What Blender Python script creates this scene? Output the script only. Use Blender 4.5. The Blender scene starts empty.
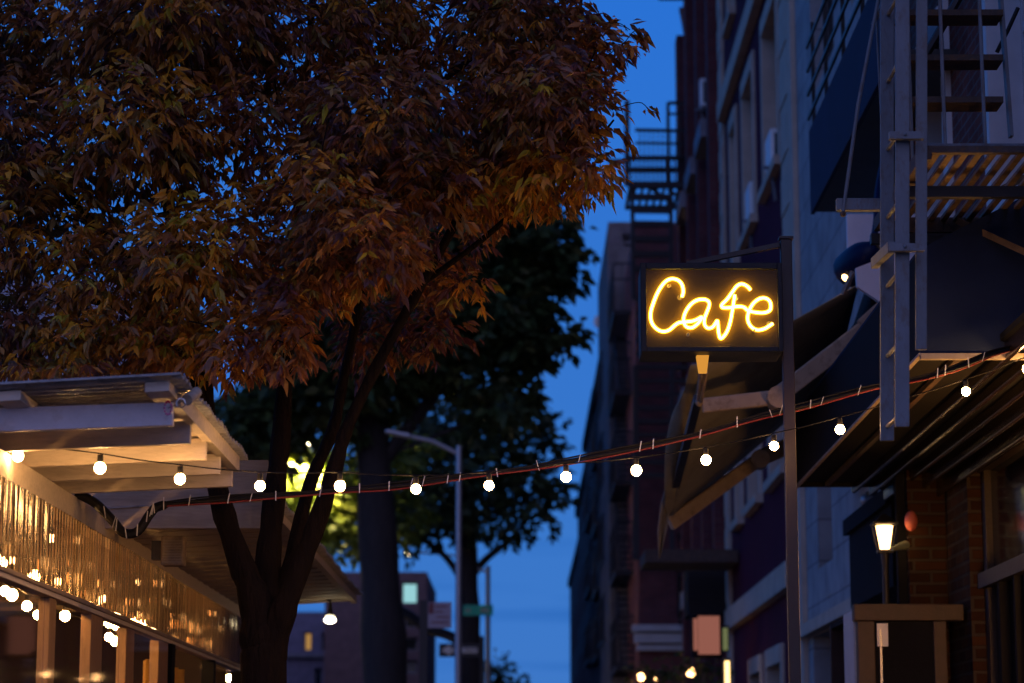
import bpy, math, random
import numpy as np
from mathutils import Vector, Matrix
random.seed(7)
rng = np.random.default_rng(7)
R = math.radians
scene = bpy.context.scene
COL = scene.collection

# ------------------------------------------------------------------ camera
F = 2418.0
cam_data = bpy.data.cameras.new('camera')
cam = bpy.data.objects.new('camera', cam_data)
COL.objects.link(cam)
scene.camera = cam
cam.location = (0, 0, 1.6)
PITCH, YAW = math.atan(440 / F), R(0.19)
cam.rotation_euler = (R(90) + PITCH, 0, YAW)
cam_data.sensor_width = 36
cam_data.lens = 36 * F / 1024
cam_data.clip_start = 0.1
cam_data.clip_end = 3000
cam_data.dof.use_dof = True
cam_data.dof.focus_distance = 11.3
cam_data.dof.aperture_fstop = 2.8
MC = cam.rotation_euler.to_matrix()
CAMP = Vector((0, 0, 1.6))

def ray(px, py):
    return MC @ Vector(((px - 512) / F, -(py - 341.5) / F, -1))

def at(px, py, Y):
    """world point on the plane y = Y seen at that pixel"""
    r = ray(px, py)
    return CAMP + r * (Y / r.y)

def onx(px, py, X):
    r = ray(px, py)
    return CAMP + r * (X / r.x)

# ------------------------------------------------------------------ materials
def new_mat(name):
    m = bpy.data.materials.new(name)
    m.use_nodes = True
    return m, m.node_tree.nodes, m.node_tree.links

def mat(name, base, rough=0.7, metal=0.0, var=0.25, scale=4.0, bump=0.1, bscale=60.0, spec=0.5, stretch=(1, 1, 1), dirt=None, dirt_amt=0.0, emit=None, emit_s=0.0, sheen=0.0):
    m, n, l = new_mat(name)
    b = n['Principled BSDF']
    tc = n.new('ShaderNodeTexCoord')
    mp = n.new('ShaderNodeMapping'); mp.inputs['Scale'].default_value = stretch
    l.new(tc.outputs['Object'], mp.inputs['Vector'])
    nz = n.new('ShaderNodeTexNoise'); nz.inputs['Scale'].default_value = scale; nz.inputs['Detail'].default_value = 6; nz.inputs['Roughness'].default_value = 0.65
    l.new(mp.outputs[0], nz.inputs['Vector'])
    mr = n.new('ShaderNodeMapRange'); mr.inputs[1].default_value = 0.3; mr.inputs[2].default_value = 0.7
    mr.inputs[3].default_value = 1 - var; mr.inputs[4].default_value = 1 + var
    l.new(nz.outputs['Fac'], mr.inputs[0])
    mx = n.new('ShaderNodeVectorMath'); mx.operation = 'SCALE'
    mx.inputs[0].default_value = base
    l.new(mr.outputs[0], mx.inputs['Scale'])
    out = mx.outputs[0]
    if dirt:
        n2 = n.new('ShaderNodeTexNoise'); n2.inputs['Scale'].default_value = scale * 2.3; n2.inputs['Detail'].default_value = 8; n2.inputs['Roughness'].default_value = 0.7
        l.new(mp.outputs[0], n2.inputs['Vector'])
        r2 = n.new('ShaderNodeMapRange'); r2.inputs[1].default_value = 0.52; r2.inputs[2].default_value = 0.62; r2.inputs[4].default_value = dirt_amt
        l.new(n2.outputs['Fac'], r2.inputs[0])
        mm = n.new('ShaderNodeMix'); mm.data_type = 'RGBA'
        l.new(r2.outputs[0], mm.inputs[0]); l.new(out, mm.inputs[6]); mm.inputs[7].default_value = (*dirt, 1)
        out = mm.outputs[2]
    l.new(out, b.inputs['Base Color'])
    rr = n.new('ShaderNodeMapRange'); rr.inputs[3].default_value = max(0.02, rough - 0.12); rr.inputs[4].default_value = min(1, rough + 0.12)
    l.new(nz.outputs['Fac'], rr.inputs[0]); l.new(rr.outputs[0], b.inputs['Roughness'])
    b.inputs['Metallic'].default_value = metal
    b.inputs['Specular IOR Level'].default_value = spec
    if bump:
        nb = n.new('ShaderNodeTexNoise'); nb.inputs['Scale'].default_value = bscale; nb.inputs['Detail'].default_value = 4
        l.new(mp.outputs[0], nb.inputs['Vector'])
        bp = n.new('ShaderNodeBump'); bp.inputs['Strength'].default_value = bump; bp.inputs['Distance'].default_value = 0.02
        l.new(nb.outputs['Fac'], bp.inputs['Height']); l.new(bp.outputs[0], b.inputs['Normal'])
    if emit:
        b.inputs['Emission Color'].default_value = (*emit, 1); b.inputs['Emission Strength'].default_value = emit_s
    return m

def brick(name, c1, c2, mortar, w=0.21, h=0.07, rough=0.85, msize=0.008, bump=0.6, off=0.5):
    m, n, l = new_mat(name)
    b = n['Principled BSDF']
    tc = n.new('ShaderNodeTexCoord'); geo = n.new('ShaderNodeNewGeometry')
    sx = n.new('ShaderNodeSeparateXYZ'); l.new(tc.outputs['Object'], sx.inputs[0])
    sn = n.new('ShaderNodeSeparateXYZ'); l.new(geo.outputs['True Normal'], sn.inputs[0])
    ab = n.new('ShaderNodeMath'); ab.operation = 'ABSOLUTE'; l.new(sn.outputs[0], ab.inputs[0])
    gt = n.new('ShaderNodeMath'); gt.operation = 'GREATER_THAN'; gt.inputs[1].default_value = 0.5; l.new(ab.outputs[0], gt.inputs[0])
    mx = n.new('ShaderNodeMix'); l.new(gt.outputs[0], mx.inputs[0]); l.new(sx.outputs[0], mx.inputs[2]); l.new(sx.outputs[1], mx.inputs[3])
    cb = n.new('ShaderNodeCombineXYZ'); l.new(mx.outputs[0], cb.inputs[0]); l.new(sx.outputs[2], cb.inputs[1])
    bt = n.new('ShaderNodeTexBrick'); l.new(cb.outputs[0], bt.inputs['Vector'])
    bt.inputs['Color1'].default_value = (*c1, 1); bt.inputs['Color2'].default_value = (*c2, 1); bt.inputs['Mortar'].default_value = (*mortar, 1)
    bt.inputs['Scale'].default_value = 1; bt.inputs['Brick Width'].default_value = w; bt.inputs['Row Height'].default_value = h
    bt.inputs['Mortar Size'].default_value = msize; bt.inputs['Mortar Smooth'].default_value = 0.3; bt.offset = off
    nz = n.new('ShaderNodeTexNoise'); nz.inputs['Scale'].default_value = 3; nz.inputs['Detail'].default_value = 8
    l.new(tc.outputs['Object'], nz.inputs['Vector'])
    mr = n.new('ShaderNodeMapRange'); mr.inputs[1].default_value = 0.3; mr.inputs[2].default_value = 0.7; mr.inputs[3].default_value = 0.78; mr.inputs[4].default_value = 1.18
    l.new(nz.outputs['Fac'], mr.inputs[0])
    sc = n.new('ShaderNodeVectorMath'); sc.operation = 'SCALE'; l.new(bt.outputs['Color'], sc.inputs[0]); l.new(mr.outputs[0], sc.inputs['Scale'])
    l.new(sc.outputs[0], b.inputs['Base Color']); b.inputs['Roughness'].default_value = rough
    bp = n.new('ShaderNodeBump'); bp.invert = True; bp.inputs['Strength'].default_value = bump; bp.inputs['Distance'].default_value = 0.01
    l.new(bt.outputs['Fac'], bp.inputs['Height']); l.new(bp.outputs[0], b.inputs['Normal'])
    b.inputs['Specular IOR Level'].default_value = 0.1
    return m

def glow(name, color, strength):
    m, n, l = new_mat(name)
    n.remove(n['Principled BSDF'])
    e = n.new('ShaderNodeEmission'); e.inputs[0].default_value = (*color, 1); e.inputs[1].default_value = strength
    l.new(e.outputs[0], n['Material Output'].inputs[0])
    return m

def clear_glass(name, tint=(0.9, 0.9, 0.9), rough=0.02, base_reflect=0.05, gloss=1.0):
    m, n, l = new_mat(name)
    n.remove(n['Principled BSDF'])
    t = n.new('ShaderNodeBsdfTransparent'); t.inputs[0].default_value = (*tint, 1)
    g = n.new('ShaderNodeBsdfGlossy'); g.inputs['Roughness'].default_value = rough
    fr = n.new('ShaderNodeFresnel'); fr.inputs[0].default_value = 1.5
    ad = n.new('ShaderNodeMath'); ad.operation = 'ADD'; ad.inputs[1].default_value = base_reflect; l.new(fr.outputs[0], ad.inputs[0])
    ge = n.new('ShaderNodeNewGeometry'); inv = n.new('ShaderNodeMath'); inv.operation = 'SUBTRACT'; inv.inputs[0].default_value = 1; l.new(ge.outputs['Backfacing'], inv.inputs[1])
    mu = n.new('ShaderNodeMath'); mu.operation = 'MULTIPLY'; l.new(ad.outputs[0], mu.inputs[0]); l.new(inv.outputs[0], mu.inputs[1])
    m3 = n.new('ShaderNodeMath'); m3.operation = 'MULTIPLY'; m3.inputs[1].default_value = gloss; m3.use_clamp = True; l.new(mu.outputs[0], m3.inputs[0])
    mx = n.new('ShaderNodeMixShader'); l.new(m3.outputs[0], mx.inputs[0]); l.new(t.outputs[0], mx.inputs[1]); l.new(g.outputs[0], mx.inputs[2])
    l.new(mx.outputs[0], n['Material Output'].inputs[0])
    return m

def leaf_mat(name, tint=(1, 1, 1), trans=0.4, rough=0.5, coat=0.0):
    m, n, l = new_mat(name)
    b = n['Principled BSDF']
    at_ = n.new('ShaderNodeAttribute'); at_.attribute_name = 'Col'
    sc = n.new('ShaderNodeVectorMath'); sc.operation = 'MULTIPLY'; sc.inputs[1].default_value = tint
    l.new(at_.outputs['Color'], sc.inputs[0])
    l.new(sc.outputs[0], b.inputs['Base Color']); b.inputs['Roughness'].default_value = rough
    tr = n.new('ShaderNodeBsdfTranslucent'); l.new(sc.outputs[0], tr.inputs[0])
    mx = n.new('ShaderNodeMixShader'); mx.inputs[0].default_value = trans
    l.new(b.outputs[0], mx.inputs[1]); l.new(tr.outputs[0], mx.inputs[2])
    l.new(mx.outputs[0], n['Material Output'].inputs[0])
    return m

M = {}
M['asphalt'] = mat('asphalt', (0.05, 0.05, 0.052), 0.85, var=0.3, scale=2, bump=0.4, bscale=120)
M['paving'] = brick('concrete_paving', (0.30, 0.29, 0.28), (0.26, 0.25, 0.24), (0.12, 0.12, 0.12), 1.5, 1.5, 0.8, 0.012, 0.3, 0.0)
M['kerb'] = mat('granite_kerb', (0.32, 0.31, 0.30), 0.8, scale=10)
M['paint_white'] = mat('road_paint', (0.7, 0.7, 0.68), 0.7)
M['wood_pale'] = mat('painted_timber', (0.62, 0.52, 0.42), 0.6, var=0.14, scale=5, stretch=(1, 6, 6), bump=0.12, bscale=30, dirt=(0.35, 0.27, 0.2), dirt_amt=0.35)
M['wood_post'] = mat('lamp_tinted_timber', (0.66, 0.42, 0.22), 0.6, var=0.18, scale=5, stretch=(6, 6, 1), bump=0.15, dirt=(0.3, 0.2, 0.12), dirt_amt=0.3)  # orange lamplight on posts and ceiling is put into this timber colour
M['wood_white'] = mat('white_painted_fascia', (0.66, 0.62, 0.66), 0.55, var=0.12, scale=4, dirt=(0.4, 0.33, 0.3), dirt_amt=0.3, bump=0.08)
M['wood_door'] = mat('door_timber', (0.07, 0.043, 0.026), 0.6, var=0.3, scale=6, bump=0.2)
M['wood_trim'] = mat('stained_timber', (0.30, 0.22, 0.16), 0.6, var=0.3, scale=6, stretch=(6, 1, 6), bump=0.2)
M['wood_frame'] = mat('brown_timber', (0.030, 0.019, 0.014), 0.55, var=0.3, scale=6, bump=0.2)
M['soffit'] = mat('weathered_soffit_board', (0.36, 0.30, 0.24), 0.75, var=0.25, scale=5, stretch=(1, 8, 8))
M['roof_sheet'] = mat('weathered_roof_sheet', (0.30, 0.29, 0.29), 0.45, var=0.3, scale=8, dirt=(0.12, 0.09, 0.07), dirt_amt=0.6)
M['dark_metal'] = mat('dark_painted_metal', (0.018, 0.018, 0.022), 0.45, var=0.3, scale=10, bump=0.08)
M['black_metal'] = mat('black_metal', (0.012, 0.012, 0.014), 0.5, var=0.3)
M['grey_metal'] = mat('weathered_grey_paint', (0.15, 0.17, 0.20), 0.55, var=0.2, scale=9, bump=0.15, dirt=(0.12, 0.075, 0.05), dirt_amt=0.5, stretch=(1, 1, .45))
M['rust_metal'] = mat('rusty_black_iron', (0.07, 0.045, 0.035), 0.7, var=0.5, scale=12, bump=0.3, dirt=(0.16, 0.07, 0.02), dirt_amt=0.6)
M['rust_slat'] = mat('rusty_slat_iron', (0.17, 0.10, 0.045), 0.7, var=0.4, scale=12, bump=0.3)
M['galv'] = mat('galvanised_metal', (0.42, 0.43, 0.45), 0.4, 0.6, var=0.2, scale=20)
M['chrome'] = mat('bright_steel', (0.7, 0.68, 0.66), 0.18, 1.0, var=0.1)
M['brown_post'] = mat('brown_painted_steel', (0.020, 0.011, 0.011), 0.5, var=0.25, scale=8)
M['navy_frame'] = mat('dark_navy_enamel', (0.006, 0.008, 0.016), 0.5, var=0.3, spec=0.25, dirt=(0.03, 0.025, 0.02), dirt_amt=0.4, scale=9)
M['rubber'] = mat('black_rubber', (0.009, 0.008, 0.009), 0.6, spec=0.25)
M['red_cord'] = mat('red_cord_rubber', (0.20, 0.012, 0.008), 0.45, var=0.15)
M['zip'] = mat('silver_zip_tie', (0.65, 0.62, 0.6), 0.35)
M['tan_metal'] = mat('tan_awning_arm_paint', (0.42, 0.33, 0.24), 0.5, var=0.15, dirt=(0.15, 0.1, 0.06), dirt_amt=0.5)
M['fabric_dark'] = mat('dark_awning_canvas', (0.014, 0.013, 0.014), 0.85, var=0.25, scale=3, bump=0.15, bscale=200, spec=0.15)
M['fabric_green'] = mat('grey_green_awning_canvas', (0.36, 0.34, 0.26), 0.85, var=0.25, scale=3, bump=0.15, bscale=200, spec=0.15)
M['fabric_navy'] = mat('navy_awning_canvas', (0.024, 0.036, 0.075), 0.85, spec=0.15, var=0.2, scale=2, bump=0.15, bscale=200)
M['valance'] = mat('pale_valance_canvas', (0.26, 0.25, 0.24), 0.85, var=0.2)
M['brick_red'] = brick('red_brick', (0.20, 0.065, 0.05), (0.14, 0.045, 0.04), (0.16, 0.13, 0.12))
M['brick_brown'] = brick('brown_brick', (0.065, 0.027, 0.013), (0.028, 0.013, 0.008), (0.06, 0.045, 0.034), 0.22, 0.075, msize=0.012, bump=1.0)
M['brick_maroon'] = brick('maroon_brick', (0.17, 0.05, 0.05), (0.13, 0.04, 0.045), (0.12, 0.08, 0.08))
M['brick_lav'] = brick('grey_brick', (0.20, 0.17, 0.17), (0.16, 0.13, 0.14), (0.22, 0.2, 0.2))
M['purple_wall'] = mat('plum_painted_stucco', (0.085, 0.018, 0.040), 0.9, var=0.18, scale=1.5, bump=0.15, spec=0.05)
M['stone'] = mat('limestone_trim', (0.55, 0.45, 0.36), 0.85, var=0.15, scale=3, bump=0.2, spec=0.1)
M['grey_wall'] = brick('grey_block_wall', (0.38, 0.38, 0.38), (0.34, 0.345, 0.35), (0.22, 0.22, 0.23), 1.1, 0.42, 0.8, 0.012, 0.4)
M['dark_wall'] = mat('black_shopfront_paint', (0.010, 0.010, 0.013), 0.9, var=0.3, scale=3, spec=0.15)
M['blue_grey'] = mat('blue_grey_siding', (0.22, 0.21, 0.24), 0.7, var=0.2)
M['white_paint'] = mat('white_window_paint', (0.62, 0.61, 0.62), 0.5, var=0.1, scale=4)
M['ac_white'] = mat('ac_white_plastic', (0.88, 0.88, 0.86), 0.5, var=0.08)
M['sheet_white'] = mat('painted_sheet_metal', (0.86, 0.78, 0.80), 0.5, var=0.08)
M['blue_enamel'] = mat('blue_enamel', (0.004, 0.012, 0.055), 0.4, spec=0.2, var=0.1)
M['pane'] = mat('dark_window_glass', (0.010, 0.011, 0.014), 0.06, var=0.1, bump=0.02, bscale=3, spec=0.9)
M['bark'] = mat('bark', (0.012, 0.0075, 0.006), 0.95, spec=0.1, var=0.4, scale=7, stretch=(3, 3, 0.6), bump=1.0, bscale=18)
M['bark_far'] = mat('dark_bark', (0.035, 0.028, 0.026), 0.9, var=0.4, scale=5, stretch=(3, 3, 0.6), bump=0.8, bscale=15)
M['curtain'] = mat('amber_curtain_cloth', (0.55, 0.30, 0.06), 0.9, var=0.2, scale=3)
M['plaster_dark'] = mat('dark_interior_paint', (0.05, 0.03, 0.028), 0.8)
M['teal_sign'] = mat('green_street_sign_sheeting', (0.02, 0.45, 0.38), 0.4, var=0.1, emit=(0.0, 0.3, 0.25), emit_s=0.0)
M['sign_black'] = mat('black_sign_face', (0.012, 0.012, 0.013), 0.4)
M['sign_white'] = mat('white_sign_face', (0.75, 0.75, 0.75), 0.4, var=0.05)
M['sign_red'] = mat('red_sign_print', (0.16, 0.02, 0.03), 0.4)
M['parking_face'] = mat('pale_parking_sign_face', (0.36, 0.30, 0.34), 0.4, var=0.05)
M['pink_globe'] = mat('pink_plastic', (0.65, 0.16, 0.12), 0.5, var=0.1)
M['verdigris'] = mat('verdigris_bracket', (0.3, 0.36, 0.26), 0.5, var=0.2)
M['sign_back'] = mat('sign_backboard', (0.075, 0.046, 0.002), 0.9, var=0.25, spec=0.03)
M['glass'] = clear_glass('clear_glass', (0.92, 0.92, 0.92))
M['glass_dirty'] = clear_glass('smudged_glass', (0.9, 0.88, 0.85), 0.03, 0.05, 0.6)
M['glass_tint'] = clear_glass('smoked_glass', (0.35, 0.34, 0.33), 0.03, 0.12)
WARM = (1.0, 0.53, 0.19)
M['bulb'] = glow('warm_bulb', WARM, 130)
M['bulb_in'] = glow('warm_bulb_indoor', (1.0, 0.50, 0.16), 280)
M['neon_core'] = glow('neon_core', (1.0, 0.56, 0.058), 24)
M['neon_shell'], _n, _l = new_mat('neon_glass_glow')
_n.remove(_n['Principled BSDF'])
_t = _n.new('ShaderNodeBsdfTransparent'); _e = _n.new('ShaderNodeEmission'); _e.inputs[0].default_value = (1.0, 0.5, 0.01, 1); _e.inputs[1].default_value = 1.3
_a = _n.new('ShaderNodeAddShader'); _l.new(_t.outputs[0], _a.inputs[0]); _l.new(_e.outputs[0], _a.inputs[1]); _l.new(_a.outputs[0], _n['Material Output'].inputs[0])
M['amber'] = glow('neon_lit_bracket', (1.0, 0.42, 0.06), 0.7)
M['bulb_strip'] = glow('warm_bulb_small', (1.0, 0.58, 0.24), 36)
M['bulb_far'] = glow('warm_bulb_far', WARM, 14)
M['lantern_glow'] = glow('lantern_glow', (1.0, 0.55, 0.2), 11)
M['flood'] = glow('flood_glow', (1.0, 0.85, 0.55), 14)
M['street_glow'] = glow('street_lamp_glow', (1.0, 0.78, 0.45), 40)
M['lit_window'] = glow('lit_window_glow', (0.30, 0.62, 0.66), 1.0)
M['lit_amber'] = glow('lit_amber_window', (0.8, 0.42, 0.12), 0.5)
M['lit_pink'] = glow('lit_pink_panel', (0.62, 0.22, 0.16), 0.45)
M['lit_tube'] = glow('lit_yellow_tube', (1.0, 0.66, 0.25), 3.0)
M['lit_green'] = glow('lit_pale_green_tube', (0.45, 0.5, 0.22), 0.3)
M['red_signal'] = glow('red_signal_glow', (1.0, 0.04, 0.02), 3.0)

# corrugated translucent plastic
M['poly'], _n, _l = new_mat('corrugated_clear_plastic')
_n.remove(_n['Principled BSDF'])
_r = _n.new('ShaderNodeBsdfRefraction'); _r.inputs['Color'].default_value = (0.60, 0.50, 0.40, 1); _r.inputs['Roughness'].default_value = 0.10; _r.inputs['IOR'].default_value = 1.05
_g = _n.new('ShaderNodeBsdfGlossy'); _g.inputs['Roughness'].default_value = 0.14; _g.inputs['Color'].default_value = (0.65, 0.62, 0.58, 1)
_d = _n.new('ShaderNodeBsdfTranslucent'); _d.inputs['Color'].default_value = (0.5, 0.36, 0.24, 1)
_m1 = _n.new('ShaderNodeMixShader'); _m1.inputs[0].default_value = 0.22; _l.new(_r.outputs[0], _m1.inputs[1]); _l.new(_g.outputs[0], _m1.inputs[2])
_m2 = _n.new('ShaderNodeMixShader'); _m2.inputs[0].default_value = 0.09; _l.new(_m1.outputs[0], _m2.inputs[1]); _l.new(_d.outputs[0], _m2.inputs[2])
_l.new(_m2.outputs[0], _n['Material Output'].inputs[0])

# ------------------------------------------------------------------ mesh builder and object tree
ORG = {}
class MB:
    def __init__(s): s.v = []; s.f = []; s.smooth = False
    def box(s, x0, x1, y0, y1, z0, z1):
        if x0 > x1: x0, x1 = x1, x0
        if y0 > y1: y0, y1 = y1, y0
        if z0 > z1: z0, z1 = z1, z0
        i = len(s.v)
        s.v += [(x0, y0, z0), (x1, y0, z0), (x1, y1, z0), (x0, y1, z0), (x0, y0, z1), (x1, y0, z1), (x1, y1, z1), (x0, y1, z1)]
        s.f += [[i + k for k in q] for q in ((0, 3, 2, 1), (4, 5, 6, 7), (0, 1, 5, 4), (1, 2, 6, 5), (2, 3, 7, 6), (3, 0, 4, 7))]
        return s
    def beam(s, p, q, w, h, up=(0, 0, 1)):
        p, q = Vector(p), Vector(q); d = (q - p).normalized(); up = Vector(up)
        if abs(d.dot(up)) > 0.98: up = Vector((0, 1, 0)) if abs(d.y) < 0.9 else Vector((1, 0, 0))
        a = d.cross(up).normalized() * w / 2; b = a.cross(d).normalized() * h / 2
        i = len(s.v)
        for c in (p, q):
            s.v += [tuple(c - a - b), tuple(c + a - b), tuple(c + a + b), tuple(c - a + b)]
        s.f += [[i + k for k in t] for t in ((0, 1, 2, 3), (7, 6, 5, 4), (0, 4, 5, 1), (1, 5, 6, 2), (2, 6, 7, 3), (3, 7, 4, 0))]
        return s
    def tube(s, pts, rad, n=8, caps=True):
        s.smooth = True
        pts = [Vector(p) for p in pts]
        if not isinstance(rad, (list, tuple)): rad = [rad] * len(pts)
        base = len(s.v); prev = None
        for k, p in enumerate(pts):
            d = (pts[min(k + 1, len(pts) - 1)] - pts[max(k - 1, 0)]).normalized()
            if prev is None:
                u = d.cross(Vector((0.31, 0.2, 0.93)))
                if u.length < 0.1: u = d.cross(Vector((1, 0, 0)))
                u.normalize()
            else:
                u = (prev - d * prev.dot(d)).normalized()
            prev = u; w = d.cross(u)
            for j in range(n):
                a = 2 * math.pi * j / n
                s.v.append(tuple(p + (u * math.cos(a) + w * math.sin(a)) * rad[k]))
        for k in range(len(pts) - 1):
            for j in range(n):
                a = base + k * n + j; b = base + k * n + (j + 1) % n
                s.f.append([a, b, b + n, a + n])
        if caps:
            s.f.append([base + j for j in range(n)][::-1]); e = base + (len(pts) - 1) * n
            s.f.append([e + j for j in range(n)])
        return s
    def prism(s, poly, off):
        """planar polygon (list of points) extruded by the vector off"""
        n = len(poly); i = len(s.v); off = Vector(off)
        s.v += [tuple(Vector(p)) for p in poly] + [tuple(Vector(p) + off) for p in poly]
        s.f.append([i + k for k in range(n)][::-1]); s.f.append([i + n + k for k in range(n)])
        for k in range(n): s.f.append([i + k, i + (k + 1) % n, i + n + (k + 1) % n, i + n + k])
        return s
    def ball(s, c, r, nu=16, nv=10, sz=1.0):
        s.smooth = True
        i = len(s.v); c = Vector(c)
        for a in range(nv + 1):
            t = math.pi * a / nv
            for b in range(nu):
                p = 2 * math.pi * b / nu
                s.v.append((c.x + r * math.sin(t) * math.cos(p), c.y + r * math.sin(t) * math.sin(p), c.z + sz * r * math.cos(t)))
        for a in range(nv):
            for b in range(nu):
                q = i + a * nu
                s.f.append([q + b, q + nu + b, q + nu + (b + 1) % nu, q + (b + 1) % nu])
        return s
    def grid(s, rows):
        s.smooth = True
        i = len(s.v); n = len(rows[0])
        for r in rows: s.v += [tuple(p) for p in r]
        for a in range(len(rows) - 1):
            for b in range(n - 1):
                q = i + a * n + b
                s.f.append([q, q + 1, q + n + 1, q + n])
        return s
    def build(s, name, m, parent=None, org=None, bevel=0.0, solid=0.0):
        me = bpy.data.meshes.new(name)
        o = bpy.data.objects.new(name, me)
        COL.objects.link(o)
        if parent is not None:
            og = ORG[parent.name]; o.parent = parent
        else:
            if org is None:
                a = np.array(s.v); og = Vector(((a[:, 0].min() + a[:, 0].max()) / 2, (a[:, 1].min() + a[:, 1].max()) / 2, a[:, 2].min()))
            else: og = Vector(org)
            o.location = og
        ORG[o.name] = og
        me.from_pydata([(x - og[0], y - og[1], z - og[2]) for x, y, z in s.v], [], s.f)
        if s.smooth:
            me.polygons.foreach_set('use_smooth', [True] * len(me.polygons))
            try: me.set_sharp_from_angle(angle=R(40))
            except Exception: pass
        me.materials.append(M[m] if isinstance(m, str) else m)
        if bevel:
            bv = o.modifiers.new('bevel', 'BEVEL'); bv.width = bevel; bv.segments = 2; bv.limit_method = 'ANGLE'
        if solid:
            sd = o.modifiers.new('solid', 'SOLIDIFY'); sd.thickness = solid
        me.update()
        return o

def tag(o, label=None, cat=None, group=None, kind=None):
    if label: o['label'] = label
    if cat: o['category'] = cat
    if group: o['group'] = group
    if kind: o['kind'] = kind
    return o

def thing(name, loc, label, cat, group=None):
    o = bpy.data.objects.new(name, None); COL.objects.link(o)
    o.empty_display_size = 0.2
    o.location = Vector(loc); ORG[o.name] = Vector(loc)
    return tag(o, label, cat, group)

def catmull(P, n=6):
    P = [Vector(p) for p in P]; out = []
    for i in range(len(P) - 1):
        p0 = P[max(i - 1, 0)]; p1 = P[i]; p2 = P[i + 1]; p3 = P[min(i + 2, len(P) - 1)]
        for k in range(n):
            t = k / n
            out.append(0.5 * ((2 * p1) + (p2 - p0) * t + (2 * p0 - 5 * p1 + 4 * p2 - p3) * t * t + (3 * p1 - p0 - 3 * p2 + p3) * t ** 3))
    out.append(P[-1]); return out

# ------------------------------------------------------------------ world: clear dusk sky
w = bpy.data.worlds.new('World'); scene.world = w; w.use_nodes = True
n, l = w.node_tree.nodes, w.node_tree.links
bg = n['Background']
tc = n.new('ShaderNodeTexCoord')
sp = n.new('ShaderNodeSeparateXYZ'); l.new(tc.outputs['Generated'], sp.inputs[0])
rz = n.new('ShaderNodeValToRGB'); l.new(sp.outputs[2], rz.inputs[0])
e = rz.color_ramp.elements
e[0].position = 0.0; e[0].color = (0.050, 0.185, 0.56, 1)
e[1].position = 1.0; e[1].color = (0.010, 0.038, 0.16, 1)
q = rz.color_ramp.elements.new(0.10); q.color = (0.041, 0.183, 0.585, 1)
q = rz.color_ramp.elements.new(0.32); q.color = (0.022, 0.165, 0.66, 1)
q = rz.color_ramp.elements.new(0.6); q.color = (0.014, 0.07, 0.30, 1)
# afterglow on the side of the set sun (behind the camera, to the left)
dt = n.new('ShaderNodeVectorMath'); dt.operation = 'DOT_PRODUCT'; dt.inputs[1].default_value = (0.28, -0.94, 0.18)
l.new(tc.outputs['Generated'], dt.inputs[0])
mr = n.new('ShaderNodeMapRange'); mr.inputs[1].default_value = 0.45; mr.inputs[2].default_value = 1.0; mr.interpolation_type = 'SMOOTHSTEP'
l.new(dt.outputs['Value'], mr.inputs[0])
mx = n.new('ShaderNodeMix'); mx.data_type = 'RGBA'; l.new(mr.outputs[0], mx.inputs[0]); l.new(rz.outputs[0], mx.inputs[6]); mx.inputs[7].default_value = (0.46, 0.46, 0.92, 1)
# thin cloud streaks low over the horizon
mp = n.new('ShaderNodeMapping'); mp.inputs['Scale'].default_value = (4, 4, 75); l.new(tc.outputs['Generated'], mp.inputs[0])
nz = n.new('ShaderNodeTexNoise'); nz.inputs['Scale'].default_value = 1.3; nz.inputs['Detail'].default_value = 4; l.new(mp.outputs[0], nz.inputs['Vector'])
c1 = n.new('ShaderNodeMapRange'); c1.inputs[1].default_value = 0.48; c1.inputs[2].default_value = 0.72; c1.inputs[4].default_value = 0.9; l.new(nz.outputs['Fac'], c1.inputs[0])
c2 = n.new('ShaderNodeMapRange'); c2.inputs[1].default_value = 0.12; c2.inputs[2].default_value = 0.07; l.new(sp.outputs[2], c2.inputs[0])
c3 = n.new('ShaderNodeMath'); c3.operation = 'MULTIPLY'; l.new(c1.outputs[0], c3.inputs[0]); l.new(c2.outputs[0], c3.inputs[1])
mc = n.new('ShaderNodeMix'); mc.data_type = 'RGBA'; l.new(c3.outputs[0], mc.inputs[0]); l.new(mx.outputs[2], mc.inputs[6]); mc.inputs[7].default_value = (0.016, 0.12, 0.46, 1)
l.new(mc.outputs[2], bg.inputs[0]); bg.inputs[1].default_value = 1.0
sun = bpy.data.lights.new('sun', 'SUN'); sun.energy = 0.015; sun.angle = R(30); sun.color = (1, 0.55, 0.55)
so = bpy.data.objects.new('sun', sun); COL.objects.link(so); so.rotation_euler = (R(78), 0, R(8))

# ------------------------------------------------------------------ ground
def struct(name, mb, m):
    return tag(mb.build(name, m, org=(0, 0, 0)), kind='structure')
struct('ground', MB().box(-600, 600, -300, 1500, -0.6, -0.15), 'asphalt')
struct('sidewalk', MB().box(-1.9, 9, -40, 300, -0.149, 0), 'paving')
struct('kerb', MB().box(-2.05, -1.902, -40, 300, -0.149, 0.004), 'kerb')
struct('far_sidewalk', MB().box(-30, -13, -40, 300, -0.149, 0), 'paving')
struct('far_kerb', MB().box(-12.998, -12.85, -40, 300, -0.149, 0.004), 'kerb')
mk = MB()
for k in range(30): mk.box(-7.6, -7.48, -30 + k * 9, -27 + k * 9, -0.149, -0.146)
struct('road_markings', mk, 'paint_white')

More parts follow.
